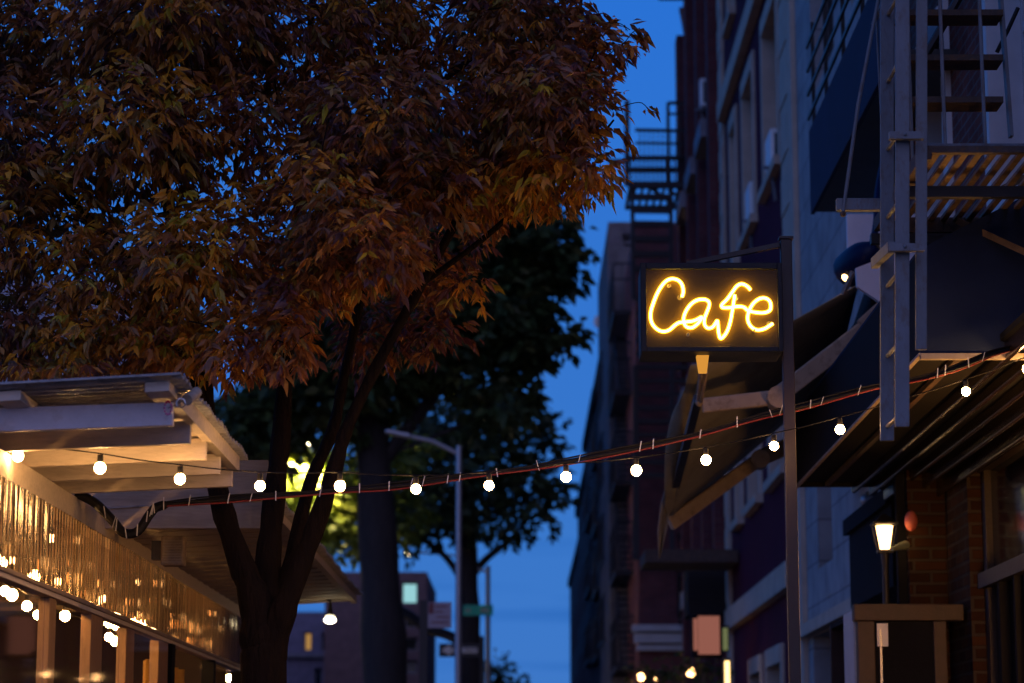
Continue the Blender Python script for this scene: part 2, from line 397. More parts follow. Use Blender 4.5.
# ------------------------------------------------------------------ facade helper
def facade(T, side, pos, u0, u1, v0, v1, wall_mat, openings=(), depth=8.0, frame_mat='white_paint', casing=None, pane='pane', bars=True, extra_wall=None):
    """T = thing. side 'R': faces -x at x=pos, u = y;  side 'F': faces -y at y=pos, u = x;  side 'L': faces +x at x=pos, u = y"""
    def bx(mb, a0, a1, b0, b1, c0, c1):     # a along facade, b height, c depth inwards
        if side == 'R': mb.box(pos + c0, pos + c1, a0, a1, b0, b1)
        elif side == 'L': mb.box(pos - c1, pos - c0, a0, a1, b0, b1)
        else: mb.box(a0, a1, pos + c0, pos + c1, b0, b1)
    us = sorted({u0, u1, *[o[0] for o in openings], *[o[1] for o in openings]})
    wb = MB()
    for i in range(len(us) - 1):
        cu = (us[i] + us[i + 1]) / 2
        hs = sorted([(o[2], o[3]) for o in openings if o[0] < cu < o[1]])
        z = v0
        for a, b in hs:
            if a > z: bx(wb, us[i], us[i + 1], z, a, 0, 0.3)
            z = b
        if v1 > z: bx(wb, us[i], us[i + 1], z, v1, 0, 0.3)
    bx(wb, u0, u1, v0, v1 - 0.02, 0.45, depth)
    wb.build('wall', wall_mat, T)
    for o in openings:
        a0, a1, b0, b1 = o[:4]
        pn = o[4] if len(o) > 4 else pane
        fb = MB(); t = 0.055
        bx(fb, a0, a0 + t, b0, b1, 0.172, 0.24); bx(fb, a1 - t, a1, b0, b1, 0.172, 0.24)
        bx(fb, a0 + t, a1 - t, b0, b0 + t, 0.172, 0.24); bx(fb, a0 + t, a1 - t, b1 - t, b1, 0.172, 0.24)
        if bars: bx(fb, a0 + t, a1 - t, (b0 + b1) / 2 - 0.03, (b0 + b1) / 2 + 0.03, 0.165, 0.235)
        f = fb.build('window', frame_mat, T)
        pb = MB(); bx(pb, a0 + t, a1 - t, b0 + t, b1 - t, 0.2, 0.22); pb.build('pane', pn, f)
        if casing:
            cb = MB(); w_ = 0.16
            bx(cb, a0 - w_, a0 + .006, b0 - 0.05, b1 + 0.2, -0.035, 0.17); bx(cb, a1 - .006, a1 + w_, b0 - 0.05, b1 + 0.2, -0.035, 0.17)
            bx(cb, a0 + .006, a1 - .006, b1 - .006, b1 + 0.2, -0.045, 0.17)
            cb.build('casing', casing, f)
            sb = MB(); bx(sb, a0 - 0.2, a1 + 0.2, b0 - 0.16, b0 - 0.052, -0.10, 0.17); sb.build('sill', casing, f)
    return bx

G = 1.6
# ================================================================== near brick building with the shopfront (right edge)
XN = 2.75
T = thing('brick_building', (XN, 13, 0), 'red brick building with pale window casings behind the grey fire escape, at the right edge', 'building')
facade(T, 'R', XN, 8, 16.75, G + 2.62, G + 8, 'brick_red', [(15.05, 15.85, G + 3.3, G + 4.75), (12.2, 13.55, G + 3.2, G + 5.4)], casing='white_paint', pane='pane', depth=6)
MB().box(XN + .2, XN + 6, 8, 16.75, G + 2.1, G + 2.61).build('lintel', 'dark_wall', T)
# piers of the recessed entrance
MB().box(2.50, 3.4, 15.55, 16.05, 0, G + 2.05).build('pier', 'brick_brown', T)
MB().box(2.74, 3.4, 14.75, 15.50, 0, G + 2.05).build('pier', 'brick_brown', T)
MB().box(3.42, 3.5, 14.7, 16.7, 0, G + 2.05).build('entrance_back', 'plaster_dark', T)
MB().box(2.44, 2.497, 15.62, 15.70, 0, G + 2.03).build('corner_post', 'dark_wall', T)
# dropped cornice mouldings above the shopfront
c = MB()
prof = [(2.30, 2.00, 0.05), (2.42, 1.985, 0.05), (2.52, 1.95, 0.05), (2.60, 1.90, 0.06), (2.69, 1.845, 0.06)]
for x, h, t in prof: c.box(x, x + 0.028, 9, 16.70, G + h - 0.035, G + h + 0.09)
c.build('cornice', mat('varnished_cornice_wood', (0.018, 0.010, 0.006), 0.16, spec=0.8, var=0.35, scale=5, stretch=(4, .6, 4), bump=0.15), T, bevel=0.01)
MB().prism([(2.28, 9, G + 2.06), (2.78, 9, G + 1.90), (2.78, 9, G + 1.98), (2.28, 9, G + 2.09)], (0, 7.68, 0)).build('cornice_backing', 'dark_wall', T)
# shop windows
wf = MB()
for y in (14.66, 13.0, 11.4, 9.9): wf.box(2.82, 2.92, y - 0.05, y + 0.05, 0.5, G + 1.95)
wf.box(2.78, 2.96, 9, 14.72, G + 1.15, G + 1.24); wf.box(2.80, 2.94, 9, 14.72, G + 1.86, G + 1.96); wf.box(2.80, 2.94, 9, 14.72, 0, 0.5)
shopw = wf.build('shop_window', 'wood_frame', T)
MB().box(2.86, 2.875, 9, 14.72, G + 1.24, G + 1.86).build('pane', 'pane', shopw)
MB().box(2.86, 2.875, 9, 14.72, 0.5, G + 1.15).build('pane', 'pane', shopw)
wp = MB()
for y in (14.2, 13.75, 13.45): wp.box(2.80, 2.859, y - 0.022, y + 0.022, 0.5, G + 1.149)
wp.build('glazing_bars', 'dark_wall', shopw)

# storefront awning (closed box awning with a blue grey end panel)
xe = 1.9; dn, df = 11.3, 16.6
T = thing('shop_awning', (2.3, 14, G + 2), 'dark box awning with navy canvas end panel over the shop window, behind the ladder', 'awning')
zt = G + 2.50
MB().prism([(xe, dn, G + 2.0), (XN, dn, G + 2.0), (XN, dn, G + 2.93), (xe, dn, zt)], (0, 0.03, 0)).build('end_panel', 'fabric_navy', T)
MB().prism([(xe, dn + .031, G + 2.0), (xe, df, G + 2.0), (xe, df, zt - .02), (xe, dn + .031, zt - .02)], (0.03, 0, 0)).build('front_panel', 'dark_wall', T)
MB().prism([(xe, dn + .031, zt - .018), (xe, df, zt - .018), (XN, df, G + 2.91), (XN, dn + .031, G + 2.91)], (0, 0, 0.015)).build('canopy_top', 'fabric_navy', T)
MB().box(xe + .03, 2.30, dn + .1, df - 0.02, G + 2.03, G + 2.05).build('soffit', 'fabric_dark', T)
MB().prism([(xe, df, G + 2.0), (XN, df, G + 2.0), (XN, df, G + 2.92), (xe, df, zt)], (0, 0.03, 0)).build('far_end_panel', 'fabric_dark', T)
MB().box(xe - .010, xe + .012, dn - .01, df + .03, G + 1.985, G + 1.998).build('edge_rail', 'tan_metal', T)
MB().box(xe + .0, XN, dn - .012, dn + .03, G + 1.97, G + 1.997).build('end_rail', 'tan_metal', T)
for x in (2.1,):
    MB().box(x, x + .03, dn + .1, df - .03, G + 2.0, G + 2.028).build('soffit_rail', 'rust_metal', T)

# near fire escape
T = thing('fire_escape', (2.2, 11, G + 2.7), 'weathered grey iron fire escape with slatted landing and steep steps, top right', 'fire escape')
hp = 2.72; d0, d1 = 10.2, 11.6
fr = MB(); fr.box(1.74, 1.79, d0, d1, G + hp - .06, G + hp); fr.box(1.79, 2.74, d1 - .05, d1, G + hp - .075, G + hp - .001); fr.box(1.79, 2.74, d0, d0 + .04, G + hp - .03, G + hp - .001)
fr.build('landing_frame', 'rust_metal', T)
sl = MB()
x = 1.81
while x < 2.73:
    sl.box(x, x + .03, d0 + .041, d1 - .051, G + hp - .02, G + hp - .004); x += .062
sl.build('landing_slats', 'rust_slat', T)
ra = MB(); 
for px in (945, 985): 
    p = at(px, 137, d0 + .02); ra.tube([(p.x, d0 + .02, G + hp), (p.x - .004, d0 + .02, G + hp + 1.0)], .0085, 6)
ra.tube([(1.75, d0 + .02, G + hp + 1.0), (2.7, d0 + .02, G + hp + 1.0)], .012, 6)
ra.tube([(1.75, d0 + .02, G + hp + 0.006), (2.7, d0 + .02, G + hp + 0.006)], .010, 6)
for y in (10.55, 10.95, 11.35): ra.tube([(1.765, y, G + hp), (1.765, y, G + hp + 1.0)], .008, 6)
ra.tube([(1.765, d0, G + hp + 1.0), (1.765, d1, G + hp + 1.0)], .012, 6)
ra.build('railing', 'grey_metal', T)
for i, yy in enumerate((62, 105, 20, -22, -64)):
    p = at(912, yy, 10.7 + .02 * i); q_ = at(1000, yy, 10.7)
    tr = MB().box(1.735, q_.x, 10.62, 10.78, p.z - .016, p.z + .012); tr.build('tread', 'rust_metal', T)
st = MB(); 
a_, b_ = at(1011, 137, 10.7), at(994, -90, 10.7)
st.beam(a_, b_, .016, .05, (0, 1, 0)); a_, b_ = at(905, 137, 10.72), at(905, -90, 10.72); st.beam(a_, b_, .016, .05, (0, 1, 0))
st.build('stringer', 'grey_metal', T)
MB().tube([at(1018, 8, 10.9), at(1008, 30, 10.9), at(997, 52, 10.9)], .011, 6).build('handrail', 'black_metal', T)
MB().tube([at(923, 60, 11.3), at(962, -8, 11.3)], .022, 6).build('handrail', 'black_metal', T)
br = MB(); br.beam(at(958, 221, 11.4), at(1024, 256, 11.0) + Vector((.25, 0, -.1)), .03, .03); br.beam(at(1000, 190, 11.4), at(1040, 170, 11.4), .02, .03)
br.build('brace', 'rust_slat', T)
for yb1 in (10.6, d1 - .046): MB().box(1.72, 2.74, yb1, yb1 + .05, G + hp - .13, G + hp - .08).build('bearer', 'black_metal', T)

# drop ladder and its guide
T = thing('drop_ladder', (1.58, 10.2, G + 1.46), 'grey flaking drop ladder hanging beside the slatted landing, rust spots on its rails', 'ladder')
a_ = at(902, 427, 10.0); b_ = at(887, 441, 10.4)
xl = a_.x
for nm, p, dd in (('rail', a_, 10.0), ('rail', b_, 10.4)):
    up_ = at(902.5 if dd < 10.2 else 887, -140, dd)
    w_ = .030
    MB().prism([(p.x - w_, dd - .01, p.z), (p.x + w_, dd - .01, p.z), (up_.x + w_, dd - .01, up_.z), (up_.x - w_, dd - .01, up_.z)], (0, .02, 0)).build(nm, 'grey_metal', T, bevel=.003)
zr = a_.z + .06
while zr < G + 3.5:
    sx_ = (at(902.5, -140, 10.0).x - a_.x) * (zr - a_.z) / (at(902.5, -140, 10.0).z - a_.z)
    MB().tube([(a_.x + sx_, 10.011, zr), (b_.x + sx_, 10.389, zr)], .0095, 8).build('rung', 'grey_metal', T)
    zr += .31
g1 = at(921, 350, 10.05)
T2 = thing('ladder_guide', (g1.x, 10.05, g1.z), 'narrow grey guide post with clamp brackets just right of the drop ladder', 'ladder guide')
gt_ = at(922, -140, 10.05)
MB().prism([(g1.x - .024, 10.04, g1.z), (g1.x + .024, 10.04, g1.z), (gt_.x + .024, 10.04, gt_.z), (gt_.x - .024, 10.04, gt_.z)], (0, .02, 0)).build('post', 'grey_metal', T2, bevel=.003)
for yy in (247, 135):
    p = at(912, yy, 9.95); q_ = at(889, yy - 1, 9.95); r_ = at(873, yy + 21, 10.5)
    cb = MB(); cb.box(q_.x, p.x + .05, 9.94, 9.975, p.z - .018, p.z + .014)
    if yy > 200: cb.beam((q_.x + .01, 9.95, p.z - .0), (r_.x + .006, 10.5, r_.z + .02), .03, .045)
    cb.ball((p.x - .03, 9.937, p.z), .008, 8, 6)
    cb.build('clamp', 'grey_metal', T2)
T = thing('support_bracket', at(860, 205, 10.45), 'grey steel outrigger with two thin tie rods left of the drop ladder', 'bracket')
p, q_ = at(836, 199, 10.45), at(893, 211, 10.45)
MB().box(p.x, q_.x, 10.43, 10.47, q_.z, p.z).build('arm', 'grey_metal', T, bevel=.003)
MB().tube([at(843, 213, 10.42), at(858, 105, 10.42), at(882, -20, 10.42)], .0085, 8).build('tie_rod', 'grey_metal', T)
MB().tube([at(876, 10, 10.48), at(885, 200, 10.48)], .005, 8).build('tie_rod', 'grey_metal', T)
MB().ball(at(843, 214, 10.40), .014, 8, 6).build('bolt', 'rust_metal', T)

# ================================================================== grey block building
XF = 3.0
T = thing('grey_building', (XF, 21, 0), 'grey block building with dark shop opening, between the plum building and the brick one', 'building')
facade(T, 'R', XF, 16.8, 25.7, 0, 15, 'grey_wall',
       [(19.0, 24.9, 0.0, G + 1.45), (22.2, 24.0, G + 6.9, G + 9.2), (23.2, 24.3, G + 2.1, G + 4.3), (22.2, 24.0, G + 10.4, G + 12.6), (19.2, 21.0, G + 6.9, G + 9.2)],
       frame_mat='dark_metal', depth=8)
MB().box(XF - .12, XF - .002, 16.9, 25.5, G + 1.46, G + 1.58).build('lintel_band', 'stone', T)
MB().box(XF - .06, XF - .003, 25.3, 25.69, 0, 15).build('corner_pilaster', 'stone', T)
T = thing('iron_balcony', (2.5, 17, G + 4.4), 'black sheet metal balcony with barred rail high on the grey building', 'balcony')
xb = 2.32
MB().box(xb, xb + .03, 14.6, 18.8, G + 4.45, G + 5.13).build('side_panel', 'fabric_navy', T)
MB().box(xb + .031, 2.99, 14.6, 18.8, G + 4.47, G + 4.52).build('floor', 'black_metal', T)
MB().box(xb + .031, 2.99, 18.77, 18.8, G + 4.525, G + 5.13).build('end_panel', 'black_metal', T)
rl = MB()
for k in range(4): rl.box(xb, xb + .02, 14.6, 18.9, G + 5.25 + k * .2, G + 5.275 + k * .2)
for y in (15, 16, 17, 18, 18.8): rl.box(xb + .032, xb + .06, y, y + .03, G + 5.132, G + 6.05)
rl.build('railing', 'black_metal', T)
# dark recessed shopfront fascia between
T = thing('shop_fascia_box', (2.75, 19, G + 2.5), 'black shopfront fascia box in shadow behind the open retractable awning', 'fascia')
MB().box(2.52, 2.93, 16.66, 21.5, G + 2.62, G + 3.32).build('fascia_panel', 'dark_wall', T)
MB().box(2.50, 2.93, 16.66, 21.6, G + 3.322, G + 3.37).build('cap', 'dark_wall', T)
# small dark awning-shaped hood lower on the grey wall
T = thing('wall_hood', (2.75, 18, G + 1.2), 'black boxed door hood on the grey wall behind the lantern', 'hood')
a_ = onx(849, 536, 2.62)
ys = a_.y
MB().prism([(2.62, ys, G + 1.35), (2.98, ys, G + 1.35), (2.98, ys, G + 2.25), (2.62, ys, G + 2.02)], (0, 17.0 - ys, 0)).build('hood_body', 'dark_wall', T)
MB().box(2.58, 2.618, 17.0, ys + .06, G + 1.93, G + 2.05).build('edge_trim', 'dark_wall', T)
p = onx(866, 500, 2.9)
T = thing('security_camera', p, 'small pale dome security camera high on the grey wall under the awning', 'camera')
MB().ball(p, .05, 12, 8).build('dome', 'galv', T)
MB().box(p.x, 2.998, p.y - .02, p.y + .02, p.z + .03, p.z + .07).build('mount', 'dark_metal', T)

# vestibule of brown timber
T = thing('wooden_vestibule', (2.6, 16.9, 0), 'brown timber doorway frame standing out below the carriage lantern', 'doorway')
dv = 14.9
xa = at(857, 610, dv).x; xb2 = at(879, 610, dv).x; xc = at(933, 610, dv).x; xd = at(946, 610, dv).x
zt_ = at(900, 604, dv).z; zb_ = at(900, 621, dv).z
MB().box(xa, xb2 - .03, dv, dv + .09, 0, zb_).build('post', 'wood_door', T, bevel=.006)
MB().box(xc, xd, dv, dv + .09, 0, zb_).build('post', 'wood_door', T, bevel=.006)
MB().box(xa - .02, 2.72, dv - .01, dv + .09, zb_ + .002, zt_).build('head_rail', 'wood_door', T, bevel=.006)
MB().box(xa - .012, xa + .02, dv + .092, dv + .55, 0, zt_ - .03).build('side_panel', 'white_paint', T)
MB().box(xb2 - .029, xc - .001, dv + .03, dv + .05, 0, zb_ - .002).build('dark_doorway_fill', 'dark_wall', T)  # black sheet standing in for the dark interior behind the door glass
MB().box(xa + .03, 2.72, 16.42, 16.46, 0, zt_ - .02).build('inner_wall', 'plaster_dark', T)
MB().box(xa + .03, 2.72, dv + .1, 16.41, zt_ - .06, zt_ - .03).build('ceiling_panel', 'dark_wall', T)
MB().box(xb2, xb2 + .012, dv + .0, dv + .025, 0, zb_ - .05).build('door_edge', 'galv', T)
p = at(882, 635, dv + .02); MB().box(p.x - .032, p.x + .035, dv + .005, dv + .02, p.z - .07, p.z + .07).build('notice', 'sign_white', T)

# carriage lantern on a post
p = at(884.5, 536, 15.4)
T = thing('carriage_lantern', (p.x, 15.4, 0), 'lit tapered glass carriage lantern on a dark post, in front of the brick pier', 'lantern')
zl0, zl1 = at(884, 550, 15.4).z, at(884, 525, 15.4).z
def frustum(mb, c, r0, r1, z0, z1, n=4, rot=math.pi / 4):
    i = len(mb.v)
    for z, r in ((z0, r0), (z1, r1)):
        for k in range(n):
            a = rot + 2 * math.pi * k / n; mb.v.append((c.x + r * math.cos(a), c.y + r * math.sin(a), z))
    mb.f.append([i + k for k in range(n)][::-1]); mb.f.append([i + n + k for k in range(n)])
    for k in range(n): mb.f.append([i + k, i + (k + 1) % n, i + n + (k + 1) % n, i + n + k])
g_ = MB(); frustum(g_, p, .058, .098, zl0, zl1); g_.build('glass', 'glass', T)
gb = MB(); frustum(gb, p, .030, .055, zl0 + .005, zl1 - .006, 8); gb.build('lamp_glow', 'lantern_glow', T)
fb = MB()
for k in range(4):
    a = math.pi / 4 + k * math.pi / 2
    fb.beam((p.x + .06 * math.cos(a), p.y + .06 * math.sin(a), zl0), (p.x + .10 * math.cos(a), p.y + .10 * math.sin(a), zl1), .006, .006)
fb.box(p.x - .08, p.x + .08, p.y - .08, p.y + .08, zl1 + .001, zl1 + .014)
fb.box(p.x - .048, p.x + .048, p.y - .048, p.y + .048, zl0 - .02, zl0 - .001)
frustum(fb, p, .09, .02, zl1 + .015, zl1 + .07)
fb.build('frame', 'black_metal', T)
MB().tube([(p.x, p.y, 0), (p.x, p.y, 0.5), (p.x, p.y, zl0 - .1), (p.x, p.y, zl0 - .02)], [.05, .03, .022, .03], 10).build('post', 'black_metal', T)
a_ = at(892, 549, 15.25); b_ = at(906, 545, 15.4)
T = thing('wall_bracket_lamp', b_, 'small pale green bracket with pink globe beside the lit lantern', 'bracket lamp')
MB().tube([b_, a_], [.03, .012], 8).build('bracket', 'verdigris', T)
p = at(911, 521, 15.45)
MB().ball(p, .042, 14, 10, 1.6).build('globe', 'pink_globe', T)

# ================================================================== plum building with stone trim
T = thing('plum_building', (XF, 30, 0), 'plum coloured building with pale stone bands and window surrounds', 'building')
wins = []
for h0 in (3.45, 7.0, 10.55):
    for a0, a1 in ((27.0, 28.6), (29.9, 31.3), (32.4, 33.2)):
        wins.append((a0, a1, G + h0 + .1, G + h0 + 2.0))
wins += [(27.8, 29.4, 0.6, G + 1.35), (30.2, 31.6, 0.6, G + 1.35)]
facade(T, 'R', XF, 25.75, 34.8, 0, 16.5, 'purple_wall', wins, frame_mat='stone', casing='stone')
for h in (2.36, 9.75, 6.2):
    if h == 6.2: continue
    MB().box(XF - .12, XF - .003, 26.3, 34.2, G + h - .28, G + h).build('stone_band', 'stone', T)
for i, (a, b) in enumerate(((25.76, 26.6), (34.2, 34.79))):
    q2 = MB().box(XF - .04, XF - .004, a, b, 0, 16.4)
    z = 0.4
    while z < 16: q2.box(XF - .055, XF - .042, a + .0, b - .05, z, z + .42); z += .62
    q2.build('quoin_pilaster', 'stone', T)
MB().box(XF - .5, XF - .005, 25.8, 34.75, 16.0, 16.45).build('roof_cornice', 'dark_wall', T)

# air conditioners
def ac(px0, px1, py0, py1, Y, label, xw=XF):
    a = at(px0, py0, Y); b = at(px1, py1, Y)
    T = thing('air_conditioner', ((a.x + xw) / 2, Y, b.z), label, 'air conditioner', 'window air conditioners on the facades')
    w_ = 0.42
    MB().box(a.x, b.x, Y, Y + .62, b.z, a.z).build('casing', 'ac_white', T, bevel=.02)
    g = MB()
    for k in range(6):
        x = a.x + .05 + k * (b.x - a.x - .12) / 6
        g.box(x, x + .012, Y - .008, Y - .001, b.z + .06, a.z - .06)
    g.build('grille', 'dark_metal', T)
    MB().beam((a.x - .08, Y + .1, b.z - .03), (xw, Y + .1, b.z - .03), .05, .035).build('support', 'grey_metal', T)
    MB().beam((a.x + .02, Y + .14, b.z - .05), (xw - .02, Y + .14, b.z - .42), .04, .03).build('strut', 'grey_metal', T)
ac(770, 784, 128, 163, 27.3, 'white air conditioner in the upper window of the plum wall, nearest the grey building')
ac(749, 761, 181, 217, 30.3, 'white air conditioner in the plum wall, lower and farther of its two')
ac(700, 713, 78, 106, 37.3, 'white air conditioner on slanted struts on the brick facade beside the drainpipe')

# ================================================================== brick building with piers and drainpipe
T = thing('pier_brick_building', (XF, 39, 0), 'tall brick building with projecting piers, red drainpipe and roof cornice', 'building')
wins = []
for h0 in (-.6, 3.2, 6.6, 10.0):
    for a0 in (36.0, 38.3, 40.6): wins.append((a0, a0 + 1.0, G + h0, G + h0 + 2.1))
facade(T, 'R', XF, 34.82, 42.6, 0, G + 14.6, 'brick_maroon', wins, frame_mat='blue_grey')
pr = MB()
for a0 in (35.2, 37.5, 39.8, 42.1): pr.box(XF - .16, XF - .003, a0, a0 + .45, 0, G + 13.3)
pr.build('brick_piers', 'brick_maroon', T)
for h0 in (3.2, 6.6, 10.0):
    for a0 in (36.0, 38.3, 40.6): MB().box(XF - .24, XF - .002, a0 - .2, a0 + 1.2, G + h0 - .3, G + h0 - .02).build('stone_sill', 'blue_grey', T)
MB().box(XF - .45, XF + .2, 34.85, 42.9, G + 14.2, G + 14.7).build('roof_cornice', 'dark_wall', T, bevel=.05)
pts = [at(682, 8, 42.3), at(686, 30, 42.3), at(690, 60, 42.3), at(690, 200, 42.3), at(688, 420, 42.3), at(688, 690, 42.3)]
MB().tube(catmull(pts, 4), .065, 8).build('drainpipe', mat('red_drainpipe_paint', (0.22, 0.06, 0.05), 0.5), T)

def escape(label, x0, x1, dA, dB, levels, rail_top=None, name='fire_escape', posts=True, stairs=True, group='iron fire escapes down the street'):
    T = thing(name, ((x0 + x1) / 2, dA, levels[0]), label, 'fire escape', group)
    for i, z in enumerate(levels):
        f = MB()
        f.box(x0, x0 + .05, dA, dB, z - .1, z); f.box(x0 + .05, x1, dA, dA + .05, z - .1, z - .001); f.box(x0 + .05, x1, dB - .05, dB, z - .1, z - .001)
        y = dA + .12
        while y < dB - .1: f.box(x0 + .051, x1, y, y + .05, z - .03, z - .005); y += .14
        f.build('landing', 'black_iron', T)
        r_ = MB()
        for hh in (.95, .62): 
            r_.box(x0, x0 + .03, dA, dB, z + hh, z + hh + .035); r_.box(x0, x1, dA, dA + .03, z + hh, z + hh + .035)
        k = x0
        while k < x1: r_.box(k, k + .018, dA, dA + .018, z, z + .95); k += .17
        k = dA
        while k < dB: r_.box(x0, x0 + .018, k, k + .018, z, z + .95); k += .22
        r_.build('railing', 'black_iron', T)
        if stairs and i + 1 < len(levels):
            z2 = levels[i + 1]; s_ = MB(); nst = 13
            xs0, xs1 = x0 + .12, x0 + .68
            for t in range(1, nst):
                yy = dA + .4 + (dB - dA - .8) * t / nst; zz = z + (z2 - z) * t / nst
                s_.box(xs0, xs1, yy, yy + .16, zz, zz + .03)
            s_.beam((xs0, dA + .4, z), (xs0, dB - .4, z2), .03, .12); s_.beam((xs1, dA + .4, z), (xs1, dB - .4, z2), .03, .12)
            s_.build('stairs', 'black_iron', T)
    return T
M['black_iron'] = mat('black_iron', (0.022, 0.018, 0.022), 0.6)

# end-on fire escape against the sky
T = thing('fire_escape', at(660, 170, 41.8), 'iron fire escape landing seen against the sky, with tall posts and rungs below', 'fire escape', 'iron fire escapes down the street')
dE = 41.8
def bar(mb, a, b, y=dE, w=.035): mb.beam(at(a[0], a[1], y), at(b[0], b[1], y), w * 1.5, w * 1.5)
lt = MB(); 
p0 = at(629, 158, 41.8); p1 = at(694, 158, 41.8); p2 = at(629, 186, 41.8)
zpl = at(660, 158, 43.6).z
hz = at(660, 184, 41.8).z
lt.box(p0.x, p1.x, 41.8, 41.86, hz - .03, hz + .05); lt.box(p0.x, p0.x + .06, 41.86, 43.6, hz - .03, hz + .05); lt.box(p0.x, p1.x, 43.6, 43.66, hz - .03, hz + .05)
x = p0.x + .1
while x < p1.x: lt.box(x, x + .05, 41.861, 43.599, hz, hz + .03); x += .13
bar(lt, (629, 170), (694, 170), 42.6, .06)
bar(lt, (629, 158), (694, 158), 42.0, .05)
bar(lt, (629, 186), (694, 186), 41.75, .06)
for k in range(15): bar(lt, (631 + k * 4.3, 158), (632 + k * 4.3, 186), 41.9, .02)
lt.build('landing', 'black_iron', T)
rr = MB()
bar(rr, (635, 130), (694, 131)); bar(rr, (635, 143), (694, 144), w=.025)
bar(rr, (668, 103), (694, 103)); bar(rr, (668, 114), (694, 114), w=.025)
bar(rr, (627, 101), (627, 186), w=.06); bar(rr, (668, 103), (668, 186), w=.04); bar(rr, (680, 103), (680, 158), w=.025)
for k in range(12): bar(rr, (640 + k * 4.5, 130), (640 + k * 4.5, 158), w=.012)
bar(rr, (608, 161), (630, 161), w=.04)
rr.build('railing', 'black_iron', T)
ss = MB()
bar(ss, (632, 186), (634, 300), w=.05); bar(ss, (671, 186), (671, 300), w=.05)
for yy in (197, 210, 224, 239, 254, 269): bar(ss, (633, yy), (670, yy + .5), w=.07)
bar(ss, (648, 186), (690, 216), w=.04); bar(ss, (668, 190), (690, 203), w=.04)
bar(ss, (636, 366), (636, 560), w=.07); bar(ss, (672, 366), (672, 560), w=.05)
for k in range(14): bar(ss, (636, 300 + k * 13.5), (690, 300 + k * 13.5), w=.055)
ss.build('rungs', 'black_iron', T)

# ================================================================== farther right side row
M['brick_far'] = brick('faded_red_brick', (0.24, 0.075, 0.07), (0.18, 0.06, 0.06), (0.14, 0.09, 0.09))
T = thing('red_corner_building', (3, 47, 0), 'red brick building facing the camera at the corner, white cornice at its foot', 'building')
xA = at(637, 400, 46).x
ztop = at(640, 224, 46).z
w0, w1 = at(677, 600, 46), at(690, 600, 46)
facade(T, 'F', 46.0, xA, xA + 6, 0, ztop, 'brick_far', [(w0.x, w1.x, at(680, 620, 46).z, at(680, 572, 46).z), (w0.x, w1.x, at(680, 470, 46).z, at(680, 420, 46).z)], depth=5, frame_mat='blue_grey')
cz0, cz1 = at(650, 651, 46).z, at(650, 626, 46).z
cn = MB(); cn.box(xA - .06, xA + 2.0, 45.75, 45.995, cz0, cz0 + .1); cn.box(xA - .1, xA + 2.0, 45.65, 45.996, cz0 + .14, cz1 - .16); cn.box(xA - .14, xA + 2.0, 45.55, 45.997, cz1 - .12, cz1)
cn.build('shop_cornice', 'white_paint', T)
T = thing('grey_brick_building', (4, 55, 0), 'grey lavender brick building with flat roof behind the Cafe sign', 'building')
xB = at(609, 300, 51).x
facade(T, 'F', 51.2, xB, xB + 8, 0, at(609, 222, 51.2).z, 'brick_lav', [(xB + .3, xB + .7, at(615, 245, 51).z, at(615, 232, 51).z)], depth=7, frame_mat='blue_grey')
far_row = [(60, 70, 603, 372, 'brick_maroon', 'narrow dark brick building with dish on its roof edge, down the street'),
           (72, 84, 596, 400, 'brick_red', 'brick row building one step lower, beyond the dish building'),
           (86, 102, 588, 470, 'brick_maroon', 'low brick row building far down the street, right side'),
           (104, 130, 582, 540, 'brick_red', 'last and lowest brick building down the right side of the street')]
M['brick_row'] = brick('dark_row_brick', (0.075, 0.035, 0.04), (0.055, 0.028, 0.03), (0.05, 0.04, 0.045))  # one darker brick for the whole far row
for (a, b, px, py, m_, lab) in far_row:
    m_ = 'brick_row'
    x0 = at(px, py, a).x; z1 = at(px, py, a).z
    T = thing('row_building', (x0 + 3, a, 0), lab, 'building', 'row buildings far down the right side')
    ops = [(u, u + 1.1, z0, z0 + 1.8) for u in np.arange(a + 1, b - 1.5, 2.6) for z0 in np.arange(1.5, z1 - 2.5, 3.2)][:40]
    facade(T, 'R', x0, a, b, 0, z1, m_, ops, depth=9, frame_mat='blue_grey')
    MB().box(x0 - .12, x0 + .1, a, b, z1 + .002, z1 + .35).build('cornice', 'dark_wall', T)
p = at(601, 322, 60)
T = thing('satellite_dish', (p.x, 60, p.z - .8), 'grey satellite dish on a mast above the roof edge, against the sky', 'satellite dish')
MB().ball(p, .16, 12, 8).build('dish', 'galv', T) if False else MB().tube([p + Vector((0, -.05, 0)), p, p + Vector((0, .06, 0))], [.19, .15, .05], 14).build('dish', 'galv', T)
MB().tube([p, (p.x + .08, 60, p.z - 1.5)], .03, 6).build('mast', 'dark_metal', T)
escape('black fire escape tower on the grey brick facade, in front of its left edge', at(612, 400, 49).x, at(640, 400, 49).x, 48.0, 51.1, [at(612, y, 48).z for y in (665, 570, 480, 390, 310)])
escape('black fire escape reaching out over the street, left of the stacked landings', at(600, 400, 56).x, at(612, 400, 56).x + .5, 55.0, 58.5, [at(612, y, 56).z for y in (640, 560, 480, 400)])
escape('farthest black fire escape against the sky at the foot of the row', at(586, 500, 68).x, at(600, 500, 68).x + .4, 66, 71, [at(590, y, 68).z for y in (660, 590, 520)])
escape('dark fire escape halfway down the row, between the tower and the farthest one', at(594, 500, 62).x, at(606, 400, 62).x + .4, 61, 65, [at(594, y, 62).z for y in (655, 590, 525, 455)])
escape('iron fire escape balconies on the red brick corner building', at(690, 400, 43).x, 2.98, 43.0, 45.5, [at(690, y, 43).z for y in (610, 520, 430)], stairs=False)

# small thin pole beside the row, lit window sill box
p = at(668, 565, 44)
